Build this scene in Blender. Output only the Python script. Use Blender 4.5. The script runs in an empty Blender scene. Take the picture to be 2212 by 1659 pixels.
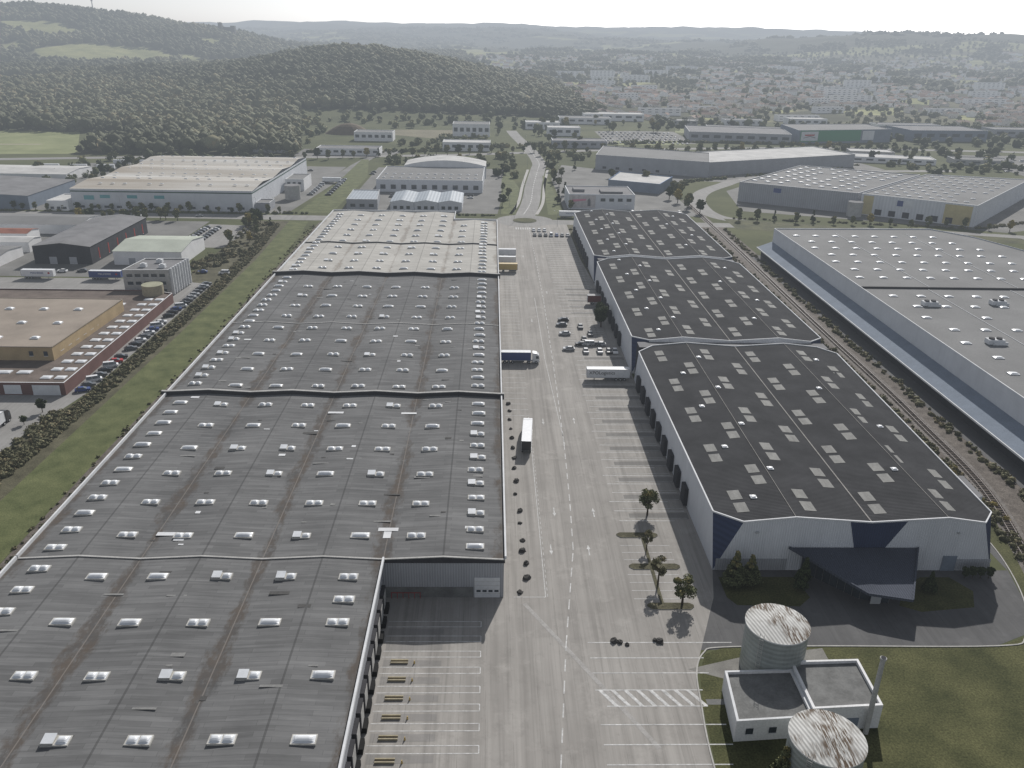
import bpy, math, random
import numpy as np
from mathutils import Vector, Matrix
rnd=random.Random(7); nr=np.random.RandomState(5)
C=bpy.context.scene.collection
# ---------------------------------------------------------------- materials
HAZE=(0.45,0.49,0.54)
def base(name):
    m=bpy.data.materials.new(name);m.use_nodes=True
    nt=m.node_tree;nt.nodes.clear()
    try:m.cycles.emission_sampling='NONE'
    except Exception:pass
    return m,nt
def N(nt,t,**k):
    n=nt.nodes.new(t)
    for a,b in k.items():setattr(n,a,b)
    return n
def L(nt,a,b):nt.links.new(a,b)
def math_(nt,op,a,b=None,c=None,clamp=False):
    n=N(nt,'ShaderNodeMath',operation=op);n.use_clamp=clamp
    for i,x in enumerate((a,b,c)):
        if x is None:continue
        if isinstance(x,(int,float)):n.inputs[i].default_value=x
        else:L(nt,x,n.inputs[i])
    return n.outputs[0]
def mix(nt,f,a,b,mode='MIX'):
    n=N(nt,'ShaderNodeMix',data_type='RGBA',blend_type=mode)
    for s,x in ((n.inputs[0],f),(n.inputs[6],a),(n.inputs[7],b)):
        if isinstance(x,(int,float)):s.default_value=x
        elif isinstance(x,tuple):s.default_value=(*x[:3],1)
        else:L(nt,x,s)
    return n.outputs[2]
def pos(nt,sc=(1,1,1)):
    g=N(nt,'ShaderNodeNewGeometry');mp=N(nt,'ShaderNodeMapping');mp.inputs['Scale'].default_value=sc
    L(nt,g.outputs['Position'],mp.inputs[0]);return mp.outputs[0]
def noise(nt,scale,sc=(1,1,1),detail=5,rough=.6,lo=.3,hi=.7):
    n=N(nt,'ShaderNodeTexNoise');n.inputs['Scale'].default_value=scale;n.inputs['Detail'].default_value=detail
    n.inputs['Roughness'].default_value=rough;L(nt,pos(nt,sc),n.inputs['Vector'])
    r=N(nt,'ShaderNodeMapRange');r.inputs[1].default_value=lo;r.inputs[2].default_value=hi
    L(nt,n.outputs[0],r.inputs[0]);return r.outputs[0]
def finish(m,nt,col,rough=.85,spec=.25,metal=0,bump=None,bstr=.3,bdist=.1,haze=True,trans=0):
    b=N(nt,'ShaderNodeBsdfPrincipled')
    if isinstance(col,tuple):b.inputs['Base Color'].default_value=(*col,1)
    else:L(nt,col,b.inputs['Base Color'])
    b.inputs['Roughness'].default_value=rough;b.inputs['Metallic'].default_value=metal
    b.inputs['Specular IOR Level'].default_value=spec
    if bump is not None:
        bn=N(nt,'ShaderNodeBump');bn.inputs['Strength'].default_value=bstr;bn.inputs['Distance'].default_value=bdist
        L(nt,bump,bn.inputs['Height']);L(nt,bn.outputs[0],b.inputs['Normal'])
    out=N(nt,'ShaderNodeOutputMaterial')
    if haze:  # aerial haze painted into the material: pale emission mixed in with distance
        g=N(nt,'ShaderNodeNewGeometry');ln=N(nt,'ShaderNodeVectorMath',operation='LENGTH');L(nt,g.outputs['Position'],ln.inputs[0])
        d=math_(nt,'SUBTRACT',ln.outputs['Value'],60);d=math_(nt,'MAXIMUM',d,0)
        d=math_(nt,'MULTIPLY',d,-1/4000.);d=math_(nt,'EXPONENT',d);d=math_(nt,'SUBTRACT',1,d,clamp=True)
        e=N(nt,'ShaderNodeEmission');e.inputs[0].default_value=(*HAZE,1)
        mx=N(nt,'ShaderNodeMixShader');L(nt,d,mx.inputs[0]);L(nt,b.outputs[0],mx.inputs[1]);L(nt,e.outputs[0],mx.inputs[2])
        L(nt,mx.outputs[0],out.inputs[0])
    else:L(nt,b.outputs[0],out.inputs[0])
    return m
def sc3(c,k):return tuple(min(1,x*k) for x in c)
def M(name,c,var=.2,scale=.3,st=(1,1,1),rough=.9,spec=.12,metal=0,c2=None,haze=True,fine=.1):
    m,nt=base(name)
    col=mix(nt,noise(nt,scale,st),sc3(c,1-var),c2 or sc3(c,1+var))
    if fine:col=mix(nt,noise(nt,3,detail=3),col,mix(nt,1.0,col,(1-fine*2,)*3,'MULTIPLY'))
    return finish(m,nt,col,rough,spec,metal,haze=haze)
def corr(name,c,axis='X',period=.35,var=.1,rough=.5,dark=.75,spec=.25,bd=.06):
    m,nt=base(name)
    g=N(nt,'ShaderNodeNewGeometry');s=N(nt,'ShaderNodeSeparateXYZ');L(nt,g.outputs['Position'],s.inputs[0])
    a=s.outputs[axis] if axis!='XY' else math_(nt,'ADD',s.outputs['X'],s.outputs['Y'])
    w=math_(nt,'SINE',math_(nt,'MULTIPLY',a,2*math.pi/period))
    f=math_(nt,'MULTIPLY_ADD',w,.5,.5)
    col=mix(nt,noise(nt,.15),sc3(c,1-var),sc3(c,1+var))
    col=mix(nt,math_(nt,'MULTIPLY',noise(nt,.6,(1,1,.12),lo=.5,hi=.8),.3),col,sc3(c,.7))
    col=mix(nt,f,mix(nt,1.0,col,(dark,)*3,'MULTIPLY'),col)
    return finish(m,nt,col,rough,spec,bump=w,bstr=.5,bdist=bd)
def asphalt(name,c,c2,streak=.5,marks=True):
    m,nt=base(name)
    col=mix(nt,noise(nt,.05,detail=6),c,c2)
    col=mix(nt,math_(nt,'MULTIPLY',noise(nt,.9,(1,.022,1),detail=5,lo=.45,hi=.72),streak),col,sc3(c,.66))
    col=mix(nt,math_(nt,'MULTIPLY',noise(nt,.45,(1,.035,1),detail=5,lo=.48,hi=.75),streak),col,sc3(c2,1.28))
    col=mix(nt,math_(nt,'MULTIPLY',noise(nt,2.4,(1,.012,1),detail=3,lo=.55,hi=.75),streak*.6),col,sc3(c,.5))
    col=mix(nt,math_(nt,'MULTIPLY',noise(nt,.22,detail=8,rough=.75,lo=.52,hi=.68),.35),col,sc3(c,.66))
    col=mix(nt,math_(nt,'MULTIPLY',noise(nt,.14,detail=8,rough=.7,lo=.55,hi=.68),.4),col,sc3(c2,1.3))
    col=mix(nt,math_(nt,'MULTIPLY',noise(nt,.7,detail=8,rough=.8,lo=.60,hi=.66),.35),col,sc3(c,.5))
    g=N(nt,'ShaderNodeNewGeometry');s=N(nt,'ShaderNodeSeparateXYZ');L(nt,g.outputs['Position'],s.inputs[0])
    wob=noise(nt,.12,detail=3,lo=0,hi=1)
    fx=math_(nt,'FRACT',math_(nt,'ADD',math_(nt,'MULTIPLY',s.outputs['X'],1/4.3),math_(nt,'MULTIPLY_ADD',wob,.12,20)))
    jl=math_(nt,'LESS_THAN',fx,.018)
    col=mix(nt,math_(nt,'MULTIPLY',jl,math_(nt,'MULTIPLY',noise(nt,.3,lo=.4,hi=.6),.5)),col,sc3(c,.5))
    return finish(m,nt,col,.9,.12)
def halls_roof(name,c,c2,stain,smax,lo,bmix=.75,samt=.8):
    m,nt=base(name)
    g=N(nt,'ShaderNodeNewGeometry');s=N(nt,'ShaderNodeSeparateXYZ');L(nt,g.outputs['Position'],s.inputs[0])
    x=s.outputs['X'];y=s.outputs['Y']
    col=mix(nt,noise(nt,.07,detail=6),c,c2)
    br=N(nt,'ShaderNodeTexBrick');br.offset=.37;br.inputs['Scale'].default_value=1
    br.inputs['Brick Width'].default_value=7.5;br.inputs['Row Height'].default_value=1.02;br.inputs['Mortar Size'].default_value=.035
    br.inputs['Color1'].default_value=(.72,.72,.72,1);br.inputs['Color2'].default_value=(1.08,1.08,1.08,1);br.inputs['Mortar'].default_value=(.55,.55,.55,1)
    L(nt,g.outputs['Position'],br.inputs[0])
    col=mix(nt,bmix,col,mix(nt,1.0,col,br.outputs[0],'MULTIPLY'))
    col=mix(nt,math_(nt,'MULTIPLY',noise(nt,1.0,(.06,1.3,1),detail=4,lo=.5,hi=.75),.5),col,sc3(c2,1.35))
    col=mix(nt,math_(nt,'MULTIPLY',noise(nt,1.0,(.05,.9,1),detail=5,lo=.52,hi=.7),.4),col,sc3(c,.65))
    fr=math_(nt,'FRACT',math_(nt,'MULTIPLY_ADD',x,1/22.6,19.8/22.6+.5+10))
    dv=math_(nt,'MULTIPLY',math_(nt,'ABSOLUTE',math_(nt,'SUBTRACT',fr,.5)),22.6)
    wob=noise(nt,.16,(1,.45,1),detail=7,rough=.72,lo=lo,hi=.66)
    wid=math_(nt,'MULTIPLY',wob,smax)
    f=math_(nt,'SUBTRACT',wid,dv);f=math_(nt,'MULTIPLY',f,.9,clamp=True)
    f=math_(nt,'MULTIPLY',f,noise(nt,.9,(1,.5,1),detail=6,rough=.75,lo=.3,hi=.5))
    col=mix(nt,math_(nt,'MULTIPLY',f,samt),col,mix(nt,noise(nt,.4,(1,.5,1)),stain,sc3(c,.55)))
    th=math_(nt,'LESS_THAN',dv,.1);col=mix(nt,math_(nt,'MULTIPLY',th,.5),col,(.22,.2,.18))
    dr=math_(nt,'GREATER_THAN',dv,11.12);col=mix(nt,math_(nt,'MULTIPLY',dr,.5),col,sc3(c,.4))
    return finish(m,nt,col,.95,.08)
roof_grey=halls_roof('roof_felt_grey',(.116,.117,.118),(.168,.169,.169),(.092,.072,.056),3.4,.34,.65,.8)
roof_beige=halls_roof('roof_felt_beige',(.345,.335,.31),(.45,.44,.41),(.19,.145,.11),2.6,.40,.4,.6)
roof_dark=corr('corrugated_roof_dark',(.056,.057,.060),'Y',.55,.2,.95,.6,.04,.03)
roof_pale=M('roof_membrane_pale',(.195,.196,.195),.14,.05)
roof_white=M('roof_white',(.46,.46,.45),.15,.08,c2=(.58,.575,.56))
roof_tan=M('roof_tan',(.29,.25,.21),.2,.06)
roof_rust=M('roof_rusted_white',(.33,.285,.225),.1,.03,(.25,1.5,1),c2=(.55,.545,.52))
roof_mid=M('roof_mid_grey',(.19,.19,.195),.2,.1)
roof_brown=M('roof_brown',(.14,.115,.10),.25,.2)
roof_bluish=corr('roof_bluish_metal',(.30,.34,.38),'X',2.0,.1,.6,.8,.15)
roof_green=M('roof_pale_green',(.40,.43,.37),.12,.1)
wall_light=corr('wall_light_cladding',(.58,.595,.62),'XY',.5,.06,.65,.88)
wall_white=M('wall_white',(.72,.72,.72),.08,.2)
wall_grey=corr('wall_grey_cladding',(.35,.36,.38),'XY',.5,.08,.6,.8)
wall_dark=M('wall_dark',(.05,.052,.058),.2,.3)
wall_bluegrey=M('wall_blue_grey',(.20,.235,.285),.1,.2)
wall_blue=corr('wall_navy_cladding',(.045,.06,.11),'XY',.5,.08,.6,.8,.1)
wall_maroon=M('wall_maroon',(.17,.10,.09),.15,.2)
wall_ochre=M('wall_ochre',(.42,.32,.19),.15,.2)
wall_yellow=M('wall_pale_yellow',(.52,.45,.25),.1,.2)
wall_conc=M('wall_concrete',(.40,.395,.38),.15,.4)
red_paint=M('red_paint',(.35,.05,.04),.1,.4)
trim_white=M('trim_white',(.60,.61,.62),.1,.3,fine=.05)
trim_dark=M('trim_dark',(.05,.05,.055),.15,.5)
glass_dark=M('window_glass',(.03,.04,.05),.2,.5,rough=.12,spec=.8,fine=0)
dome=M('skylight_plastic',(.60,.62,.64),.1,.8,rough=.4,spec=.4,fine=0)
domefr=M('skylight_frame',(.46,.45,.42),.2,.6)
panel_tr=M('translucent_panel',(.215,.215,.205),.2,.8,(1,.3,1),rough=.8)
line_white=M('road_paint_white',(.44,.44,.43),.2,1.2,c2=(.68,.68,.67))
line_worn=M('road_paint_worn',(.36,.36,.35),.2,.5,c2=(.62,.62,.61))
kerb=M('kerb_concrete',(.4,.39,.37),.15,.6)
asp_main=asphalt('asphalt_yard',(.235,.224,.208),(.305,.292,.273),.55)
asp_drive=asphalt('asphalt_drive',(.085,.085,.087),(.118,.118,.118),.3)
asp_road=asphalt('asphalt_road',(.20,.196,.188),(.265,.26,.25),.3)
asp_far=M('asphalt_far',(.18,.178,.17),.25,.05)
grass=M('lawn',(.068,.078,.032),.25,.12,c2=(.135,.135,.06),fine=.3)
grass_l=M('mown_grass',(.10,.122,.048),.2,.18,c2=(.165,.18,.08),fine=.25)
weeds=M('dry_weeds',(.10,.095,.058),.3,.2,c2=(.165,.155,.10),fine=.3)
ballast=M('ballast',(.14,.12,.105),.3,.4,c2=(.22,.195,.17),fine=.3)
sleeper=M('sleeper',(.11,.09,.075),.2,1)
railm=M('rail_steel',(.30,.27,.25),.2,1,rough=.4)
field_g=M('meadow',(.19,.215,.095),.15,.03,c2=(.27,.285,.145))
metal=corr('tank_steel',(.27,.295,.285),'Z',.9,.25,.35,.85)
tyre=M('tyre',(.02,.02,.02),.1,1);rock=M('rock',(.07,.068,.065),.4,1.5)
bark=M('bark',(.07,.055,.04),.2,2)
concrete=M('concrete_dark',(.17,.172,.168),.25,.4)
beigec=M('beige_concrete',(.36,.32,.23),.15,1)
def paint(n,c):
    m,nt=base(n);return finish(m,nt,mix(nt,noise(nt,1.2),sc3(c,.85),c),.3,.5)
P_white=paint('paint_white',(.70,.71,.72));P_red=paint('paint_red',(.4,.02,.02));P_black=paint('paint_black',(.02,.02,.022))
P_silver=paint('paint_silver',(.38,.39,.40));P_blue=paint('paint_blue',(.03,.06,.2));P_grey=paint('paint_grey',(.12,.125,.13))
P_yellow=paint('paint_yellow',(.55,.40,.14));P_green=paint('paint_green',(.03,.22,.10));P_teal=paint('paint_teal',(.08,.3,.33));P_pink=paint('paint_pink',(.55,.2,.28))
P_lamp=paint('lamp_glass',(.8,.8,.75));P_maroon=paint('paint_maroon',(.13,.04,.035))
def foliage(name,a,b,c=None):
    m,nt=base(name)
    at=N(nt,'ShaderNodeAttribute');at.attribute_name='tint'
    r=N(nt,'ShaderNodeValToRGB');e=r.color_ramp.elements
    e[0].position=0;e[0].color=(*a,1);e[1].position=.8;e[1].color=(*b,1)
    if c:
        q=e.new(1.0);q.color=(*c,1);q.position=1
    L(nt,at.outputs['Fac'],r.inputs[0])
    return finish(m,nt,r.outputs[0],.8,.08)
fol=foliage('foliage',(.038,.046,.024),(.135,.148,.078),(.22,.19,.085))
fol_w=foliage('foliage_wood',(.06,.066,.04),(.175,.18,.115),(.24,.205,.12))
fol_y=foliage('foliage_autumn',(.09,.08,.03),(.32,.26,.09))
fol_d=foliage('foliage_dark',(.018,.028,.016),(.065,.08,.038))
fol_h=foliage('foliage_hedge',(.06,.06,.036),(.17,.165,.098),(.24,.20,.12))
# ---------------------------------------------------------------- mesh building
class MB:
    def __init__(s):s.v=[];s.f=[];s.m=[]
    def poly(s,pts,m=0):
        n=len(s.v);s.v+=[tuple(p) for p in pts];s.f.append(list(range(n,n+len(pts))));s.m.append(m)
    def box(s,x0,x1,y0,y1,z0,z1,m=0):
        n=len(s.v);s.v+=[(x,y,z) for z in (z0,z1) for x,y in ((x0,y0),(x1,y0),(x1,y1),(x0,y1))]
        for q in ((0,3,2,1),(4,5,6,7),(0,1,5,4),(1,2,6,5),(2,3,7,6),(3,0,4,7)):
            s.f.append([n+i for i in q]);s.m.append(m)
    def prism(s,poly,z0,z1,ms=0,mt=None,bottom=False):
        k=len(poly)
        for i in range(k):
            a,b=poly[i],poly[(i+1)%k]
            s.poly([(a[0],a[1],z0),(b[0],b[1],z0),(b[0],b[1],z1),(a[0],a[1],z1)],ms)
        if mt is not None:s.poly([(p[0],p[1],z1) for p in poly],mt)
    def cyl(s,cx,cy,r,z0,z1,n=24,m=0,mt=None,r1=None):
        r1=r if r1 is None else r1
        a=[(math.cos(2*math.pi*i/n),math.sin(2*math.pi*i/n)) for i in range(n)]
        for i in range(n):
            p,q=a[i],a[(i+1)%n]
            s.poly([(cx+r*p[0],cy+r*p[1],z0),(cx+r*q[0],cy+r*q[1],z0),(cx+r1*q[0],cy+r1*q[1],z1),(cx+r1*p[0],cy+r1*p[1],z1)],m)
        s.poly([(cx+r1*p[0],cy+r1*p[1],z1) for p in a],m if mt is None else mt)
    def beam(s,p,q,w,h,m=0):
        p=Vector(p);q=Vector(q);d=(q-p)
        if d.length<1e-6:return
        d.normalize();up=Vector((0,0,1))
        if abs(d.z)>.95:up=Vector((1,0,0))
        sd=d.cross(up).normalized()*w/2;u=sd.cross(d).normalized()*h/2
        n=len(s.v)
        for e in (p,q):
            s.v+=[tuple(e+sd+u),tuple(e-sd+u),tuple(e-sd-u),tuple(e+sd-u)]
        for f in ((0,1,2,3),(7,6,5,4),(0,4,5,1),(1,5,6,2),(2,6,7,3),(3,7,4,0)):
            s.f.append([n+i for i in f]);s.m.append(m)
    def mesh(s,name,mats,off=(0,0,0)):
        me=bpy.data.meshes.new(name)
        me.from_pydata([(a-off[0],b-off[1],c-off[2]) for a,b,c in s.v],[],s.f)
        for mm in mats:me.materials.append(mm)
        me.polygons.foreach_set('material_index',s.m);me.update();return me
def add(name,data,parent=None,loc=(0,0,0),rot=None):
    o=bpy.data.objects.new(name,data);C.objects.link(o);o.location=loc
    if rot is not None:o.rotation_euler=rot
    if parent:o.parent=parent
    return o
def tag(o,label,cat,group=None):
    o['label']=label;o['category']=cat
    if group:o['group']=group
    return o
def thing(name,label,cat,loc,group=None,rz=0):
    o=add(name,None,None,loc,(0,0,rz));o.empty_display_size=.5;return tag(o,label,cat,group)
def part(mb,name,mats,root,label=None):
    o=add(name,mb.mesh(name,mats,root.location),root)
    if label:o['label']=label
    return o
def beampart(p,q,w,h,name,mats,root):
    b=MB();b.beam(p,q,w,h);return part(b,name,mats,root)
def struct(mb,name,mats):
    o=add(name,mb.mesh(name,mats));o['kind']='structure';return o
def tris(name,V,F,T,mat):
    me=bpy.data.meshes.new(name);V=np.asarray(V,np.float32);F=np.asarray(F,np.int32)
    me.vertices.add(len(V));me.vertices.foreach_set('co',V.ravel())
    me.loops.add(F.size);me.loops.foreach_set('vertex_index',F.ravel())
    me.polygons.add(len(F));me.polygons.foreach_set('loop_start',np.arange(len(F),dtype=np.int32)*3)
    try:me.polygons.foreach_set('loop_total',np.full(len(F),3,np.int32))
    except Exception:pass
    a=me.attributes.new('tint','FLOAT','POINT');a.data.foreach_set('value',np.asarray(T,np.float32))
    me.materials.append(mat);me.update(calc_edges=True);me.validate();return me
# ---------------------------------------------------------------- terrain
def ss(a,b,x):
    t=np.clip((x-a)/(b-a),0,1);return t*t*(3-2*t)
def G(x,y,cx,cy,sx,sy,a):return a*np.exp(-((x-cx)/sx)**2/2-((y-cy)/sy)**2/2)
def H(x,y):
    x=np.asarray(x,float);y=np.asarray(y,float)
    s=ss(960,1250,y)
    h=G(x,y,-215,1640,175,260,56)+G(x,y,-470,1700,240,250,16)+G(x,y,-850,1620,260,300,10)
    h+=G(x,y,-1330,2950,330,480,112)+G(x,y,-850,2850,150,340,36)+G(x,y,-1950,2700,400,500,70)
    h+=G(x,y,1950,4300,560,600,95)+G(x,y,2900,4500,600,700,75)+G(x,y,1000,5600,900,500,40)
    h+=ss(1200,4200,y)*34
    n0=np.sin(x*.017+y*.006)*np.cos(y*.012-x*.004)+.5*np.sin(x*.035+1.7)*np.cos(y*.029)
    h+=ss(1250,1700,y)*n0*4.2
    n1=np.sin(x*.0021+1.3)*np.cos(y*.0017+.4)+.6*np.sin(x*.0047+y*.0031)+.4*np.sin(x*.009-y*.007+2)
    h+=ss(1500,5000,y)*n1*13
    far=ss(5000,12000,y);n2=np.sin(x*.00045+.7)+.6*np.sin(x*.0011+y*.0003)+.35*np.sin(x*.0026+1)+.2*np.sin(x*.0061)+.15*np.sin(x*.013+2)
    h+=far*(190+26*n2)
    h+=G(0*x,y,0,7000,1,900,60)*(.6+.4*np.sin(x*.0012+2)+.15*np.sin(x*.0045))
    return h*s
FIELDS=[(-960,2230,170,170),(-640,2260,95,130),(-880,1560,120,90),(-1150,1900,120,120),(-1250,2500,120,90),(-150,3600,300,260),(300,4700,500,300),(-700,4300,300,250),(2500,4000,300,260),(-420,3300,160,160),(150,3000,200,110),(1500,3500,260,120)]
def forest(x,y):
    x=np.asarray(x,float);y=np.asarray(y,float)
    n=np.sin(x*.013+np.sin(y*.006)*2)*np.cos(y*.011+np.sin(x*.008)*2)
    left=np.where(y<1150,(x<-168-(y-745)*.22)&(y>748)&~((x<-362)&(y<905)),(x<145-(y-1150)*.03)&(y>1120))
    left=left&(y<2050)
    l2=(y>=2050)&(x<-100)&(n>-.62)
    r2=(x>=-100)&(y>2050)&(n>.3)
    r1=(x>145)&(y>1150)&(y<=2050)&(n>.55)
    f=left|l2|r2|r1
    f&=~((y>3600)&(n<.0))
    for cx,cy,a,b in FIELDS:f&=((x-cx)/a)**2+((y-cy)/b)**2>1
    return f
ys=list(np.linspace(-160,940,24));y=960.
while y<34000:
    ys.append(y);y+=14 if y<2000 else (24 if y<4500 else (90 if y<9000 else 350))
ts=np.linspace(-1.15,1.15,300)
Y,T=np.meshgrid(np.array(ys),ts,indexing='ij');X=T*(Y*.9+420);Z=H(X,Y)
V=np.stack([X,Y,Z],-1).reshape(-1,3);nc=len(ts)
I=np.arange((len(ys)-1)*nc).reshape(len(ys)-1,nc)[:,:-1].ravel()
F=np.concatenate([np.stack([I,I+1,I+nc+1],1),np.stack([I,I+nc+1,I+nc],1)])
fm=forest(X,Y)
nn=np.sin(X*.0042+np.sin(Y*.002)*3)*np.cos(Y*.0033+np.sin(X*.0017)*3)
n3=np.sin(X*.021+np.sin(Y*.011)*2)*np.cos(Y*.017+np.sin(X*.013)*2)
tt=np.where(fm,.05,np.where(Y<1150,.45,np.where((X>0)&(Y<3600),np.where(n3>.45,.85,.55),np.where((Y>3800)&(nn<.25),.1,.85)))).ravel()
m,nt=base('ground_cover')
at=N(nt,'ShaderNodeAttribute');at.attribute_name='tint';r=N(nt,'ShaderNodeValToRGB')
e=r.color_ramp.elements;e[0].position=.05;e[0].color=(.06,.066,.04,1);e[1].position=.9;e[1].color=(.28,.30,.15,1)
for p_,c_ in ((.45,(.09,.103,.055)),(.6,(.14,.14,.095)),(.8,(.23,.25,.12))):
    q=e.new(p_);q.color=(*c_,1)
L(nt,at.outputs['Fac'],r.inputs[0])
col=mix(nt,noise(nt,.02,detail=8),mix(nt,1.0,r.outputs[0],(.7,.7,.7),'MULTIPLY'),mix(nt,1.0,r.outputs[0],(1.3,1.2,1.2),'MULTIPLY'))
col=mix(nt,math_(nt,'MULTIPLY',noise(nt,.25,detail=6,lo=.5,hi=.8),.5),col,(.065,.07,.042))
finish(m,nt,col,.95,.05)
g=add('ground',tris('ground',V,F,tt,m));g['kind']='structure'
def hz(x,y):return float(H(x,y))
# ---------------------------------------------------------------- ground sheets
def sheet(name,poly,z,mat):
    b=MB();b.poly([(p[0],p[1],z) for p in poly]);return struct(b,name,[mat])
def ribbon(name,pts,w,z,mat,dash=None,as_mb=None):
    b=as_mb or MB();P=[Vector((*p,0)) for p in pts]
    nrm=[]
    for i in range(len(P)):
        d=(P[min(i+1,len(P)-1)]-P[max(i-1,0)]).normalized();nrm.append(Vector((-d.y,d.x,0)))
    for i in range(len(P)-1):
        a,c=P[i],P[i+1];n0,n1=nrm[i]*w/2,nrm[i+1]*w/2
        if not dash:b.poly([(*(a+n0).xy,z),(*(c+n1).xy,z),(*(c-n1).xy,z),(*(a-n0).xy,z)])
        else:
            Ln=(c-a).length;k=0
            while k<Ln:
                e=min(k+dash[0],Ln);u=a+(c-a)*k/Ln;v=a+(c-a)*e/Ln
                b.poly([(*(u+n0).xy,z),(*(v+n0).xy,z),(*(v-n0).xy,z),(*(u-n0).xy,z)]);k+=dash[0]+dash[1]
    if as_mb is None:return struct(b,name,[mat])
def smooth(pts,n=8):
    out=[]
    P=[pts[0]]+list(pts)+[pts[-1]]
    for i in range(1,len(P)-2):
        for k in range(n):
            t=k/n;a,b,c,d=[np.array(P[i+j],float) for j in (-1,0,1,2)]
            out.append(tuple(.5*((2*b)+(-a+c)*t+(2*a-5*b+4*c-d)*t*t+(-a+3*b-3*c+d)*t**3)))
    out.append(tuple(pts[-1]));return out
sheet('yard',[(-20,60),(34,60),(34,90),(35,103),(36,111),(38,116),(44,118.5),(44,124),(46,140),(46,352),(44,396),(44,478),(3,478),(3,131),(-20,131)],.012,asp_main)
sheet('drive',[(38,116),(60,117),(92,117),(99,120),(105,130),(109,145),(110,152),(107.5,152),(107.5,140),(46,140),(44,131)],.016,asp_drive)
sheet('lawn',[(34.3,60),(34.3,90),(35.3,103),(36.5,110.5),(38.5,115),(42,116.6),(60,116.8),(92,116.8),(99.3,119.6),(105.4,130),(109.3,145),(110.5,160),(116,160),(116,140),(110,120),(104,60)],.02,grass)
sheet('lawn',[(46.6,131),(48,128.6),(60,128.2),(63,131),(62,137.6),(46.6,137.6)],.024,grass)
sheet('lawn',[(79.5,128.5),(83,126.6),(94,128),(96.5,133),(94,137.6),(88,137.6),(83,134)],.024,grass)
sheet('path',[(36,104.2),(40,104.2),(40,103),(36,103)],.028,concrete)
sheet('path',[(34.6,111.2),(44,114),(60,116.5),(60,109.3),(52,109.3),(44,107.4)],.026,M('path_concrete',(.2,.195,.18),.2,.3))
sheet('verge',[(44.2,352),(44.2,478),(112,478),(112,352)],.008,weeds)
sheet('ballast',[(108,60),(108,150),(104,150),(108,240),(113,240),(116,240),(118,480),(136,480),(136,60)],.006,ballast)
sheet('verge',[(-98.5,60),(-87,60),(-87,475),(-98.5,475)],.010,ballast)
sheet('grass_strip',[(-112.5,60),(-99,60),(-98.6,180),(-97.5,260),(-98.5,340),(-100,400),(-105,476),(-116,476),(-112,390),(-111,280)],.014,grass_l)
sheet('verge',[(-125,60),(-112,60),(-111,280),(-112,390),(-116,476),(-134,476),(-134,345),(-119,345),(-119,225),(-125,200)],.008,weeds)
sheet('yard',[(-330,100),(-124,100),(-124,200),(-119.5,230),(-119,345),(-150,352),(-330,352)],.018,asp_road)
sheet('yard',[(-330,354),(-143,354),(-142,405),(-160,408),(-160,472),(-330,472)],.018,asp_far)
sheet('parking',[(-158,410),(-134,410),(-132,462),(-158,465)],.022,asp_road)
sheet('road',[(-600,497),(-300,494),(-110,493),(170,486),(170,474),(-110,479),(-300,482),(-600,485)],.03,asp_road)
b=MB();b.cyl(20,486,17,-.2,.034,40);struct(b,'roundabout',[asp_road])
rp_=smooth([(20,495),(26,545),(31,613),(38,690),(41,735),(36,830),(25,954),(18,1087)])
ribbon('road',rp_,12,.036,asp_road)
rp2=smooth([(20,505),(26,545),(31,613),(38,690)])
ribbon('pavement',[(p[0]+8,p[1]) for p in rp2],2,.04,kerb)
ribbon('pavement',[(p[0]-8,p[1]) for p in rp2],2,.04,kerb)
ribbon('road_marking',smooth([(20,505),(26,545),(31,613),(38,690),(41,735),(36,830)]),.5,.05,line_white,(5,4))
ribbon('road',[(-700,640),(-401,704),(-299,728),(-146,746),(-26,775),(107,825),(230,855),(353,874),(546,862),(900,830)],13,.032,asp_road)
ribbon('road',smooth([(170,480),(140,505),(138,549),(150,590),(174,626),(200,655),(280,700),(400,720)]),11,.034,asp_road)
ribbon('road',[(170,480),(260,468),(420,430)],11,.033,asp_road)
ribbon('road',[(-126,500),(-118,600),(-112,700),(-105,760)],8,.031,asp_far)
ribbon('road',[(-300,728),(-260,860),(-230,930)],6,.031,asp_far)
for i,pl in enumerate([[(-300,498),(-122,498),(-118,690),(-330,690)],[(-92,505),(4,505),(10,610),(10,690),(-92,690)],[(46,505),(128,505),(128,600),(150,650),(60,720),(46,640)],[(160,525),(230,500),(300,470),(420,520),(420,640),(250,700),(170,600)],[(120,880),(215,890),(215,1010),(120,1010)],[(-175,752),(-90,756),(-80,800),(-175,800)],[(80,660),(180,640),(340,720),(330,800),(120,760)],[(440,620),(620,600),(640,830),(460,830)]]):
    sheet('yard',pl,.02+.001*i,asp_far)
sheet('meadow',[(-117,500),(-96,500),(-94,640),(-106,735),(-112,735),(-112,600)],.04,grass_l)
sheet('meadow',[(-700,690),(-362,742),(-366,760),(-430,905),(-800,930)],.04,field_g)
sheet('meadow',[(-110,930),(-60,900),(-20,940),(-30,1000),(-110,1040)],.04,M('meadow_dry',(.17,.155,.10),.2,.05))
sheet('meadow',[(215,1000),(330,985),(520,1030),(500,1080),(230,1075)],.04,field_g)
sheet('meadow',[(128,870),(200,876),(205,915),(128,905)],.045,field_g)
sheet('meadow',[(6,505),(15,505),(20,600),(12,690),(8,640)],.04,grass_l)
sheet('meadow',[(35,505),(44,505),(44,640),(40,660)],.04,grass_l)
sheet('meadow',[(142,500),(300,455),(300,440),(142,470)],.04,grass)
sheet('path',[(-560,780),(-420,800),(-418,806),(-560,788)],.06,M('dirt_path',(.33,.3,.22)))
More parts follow.
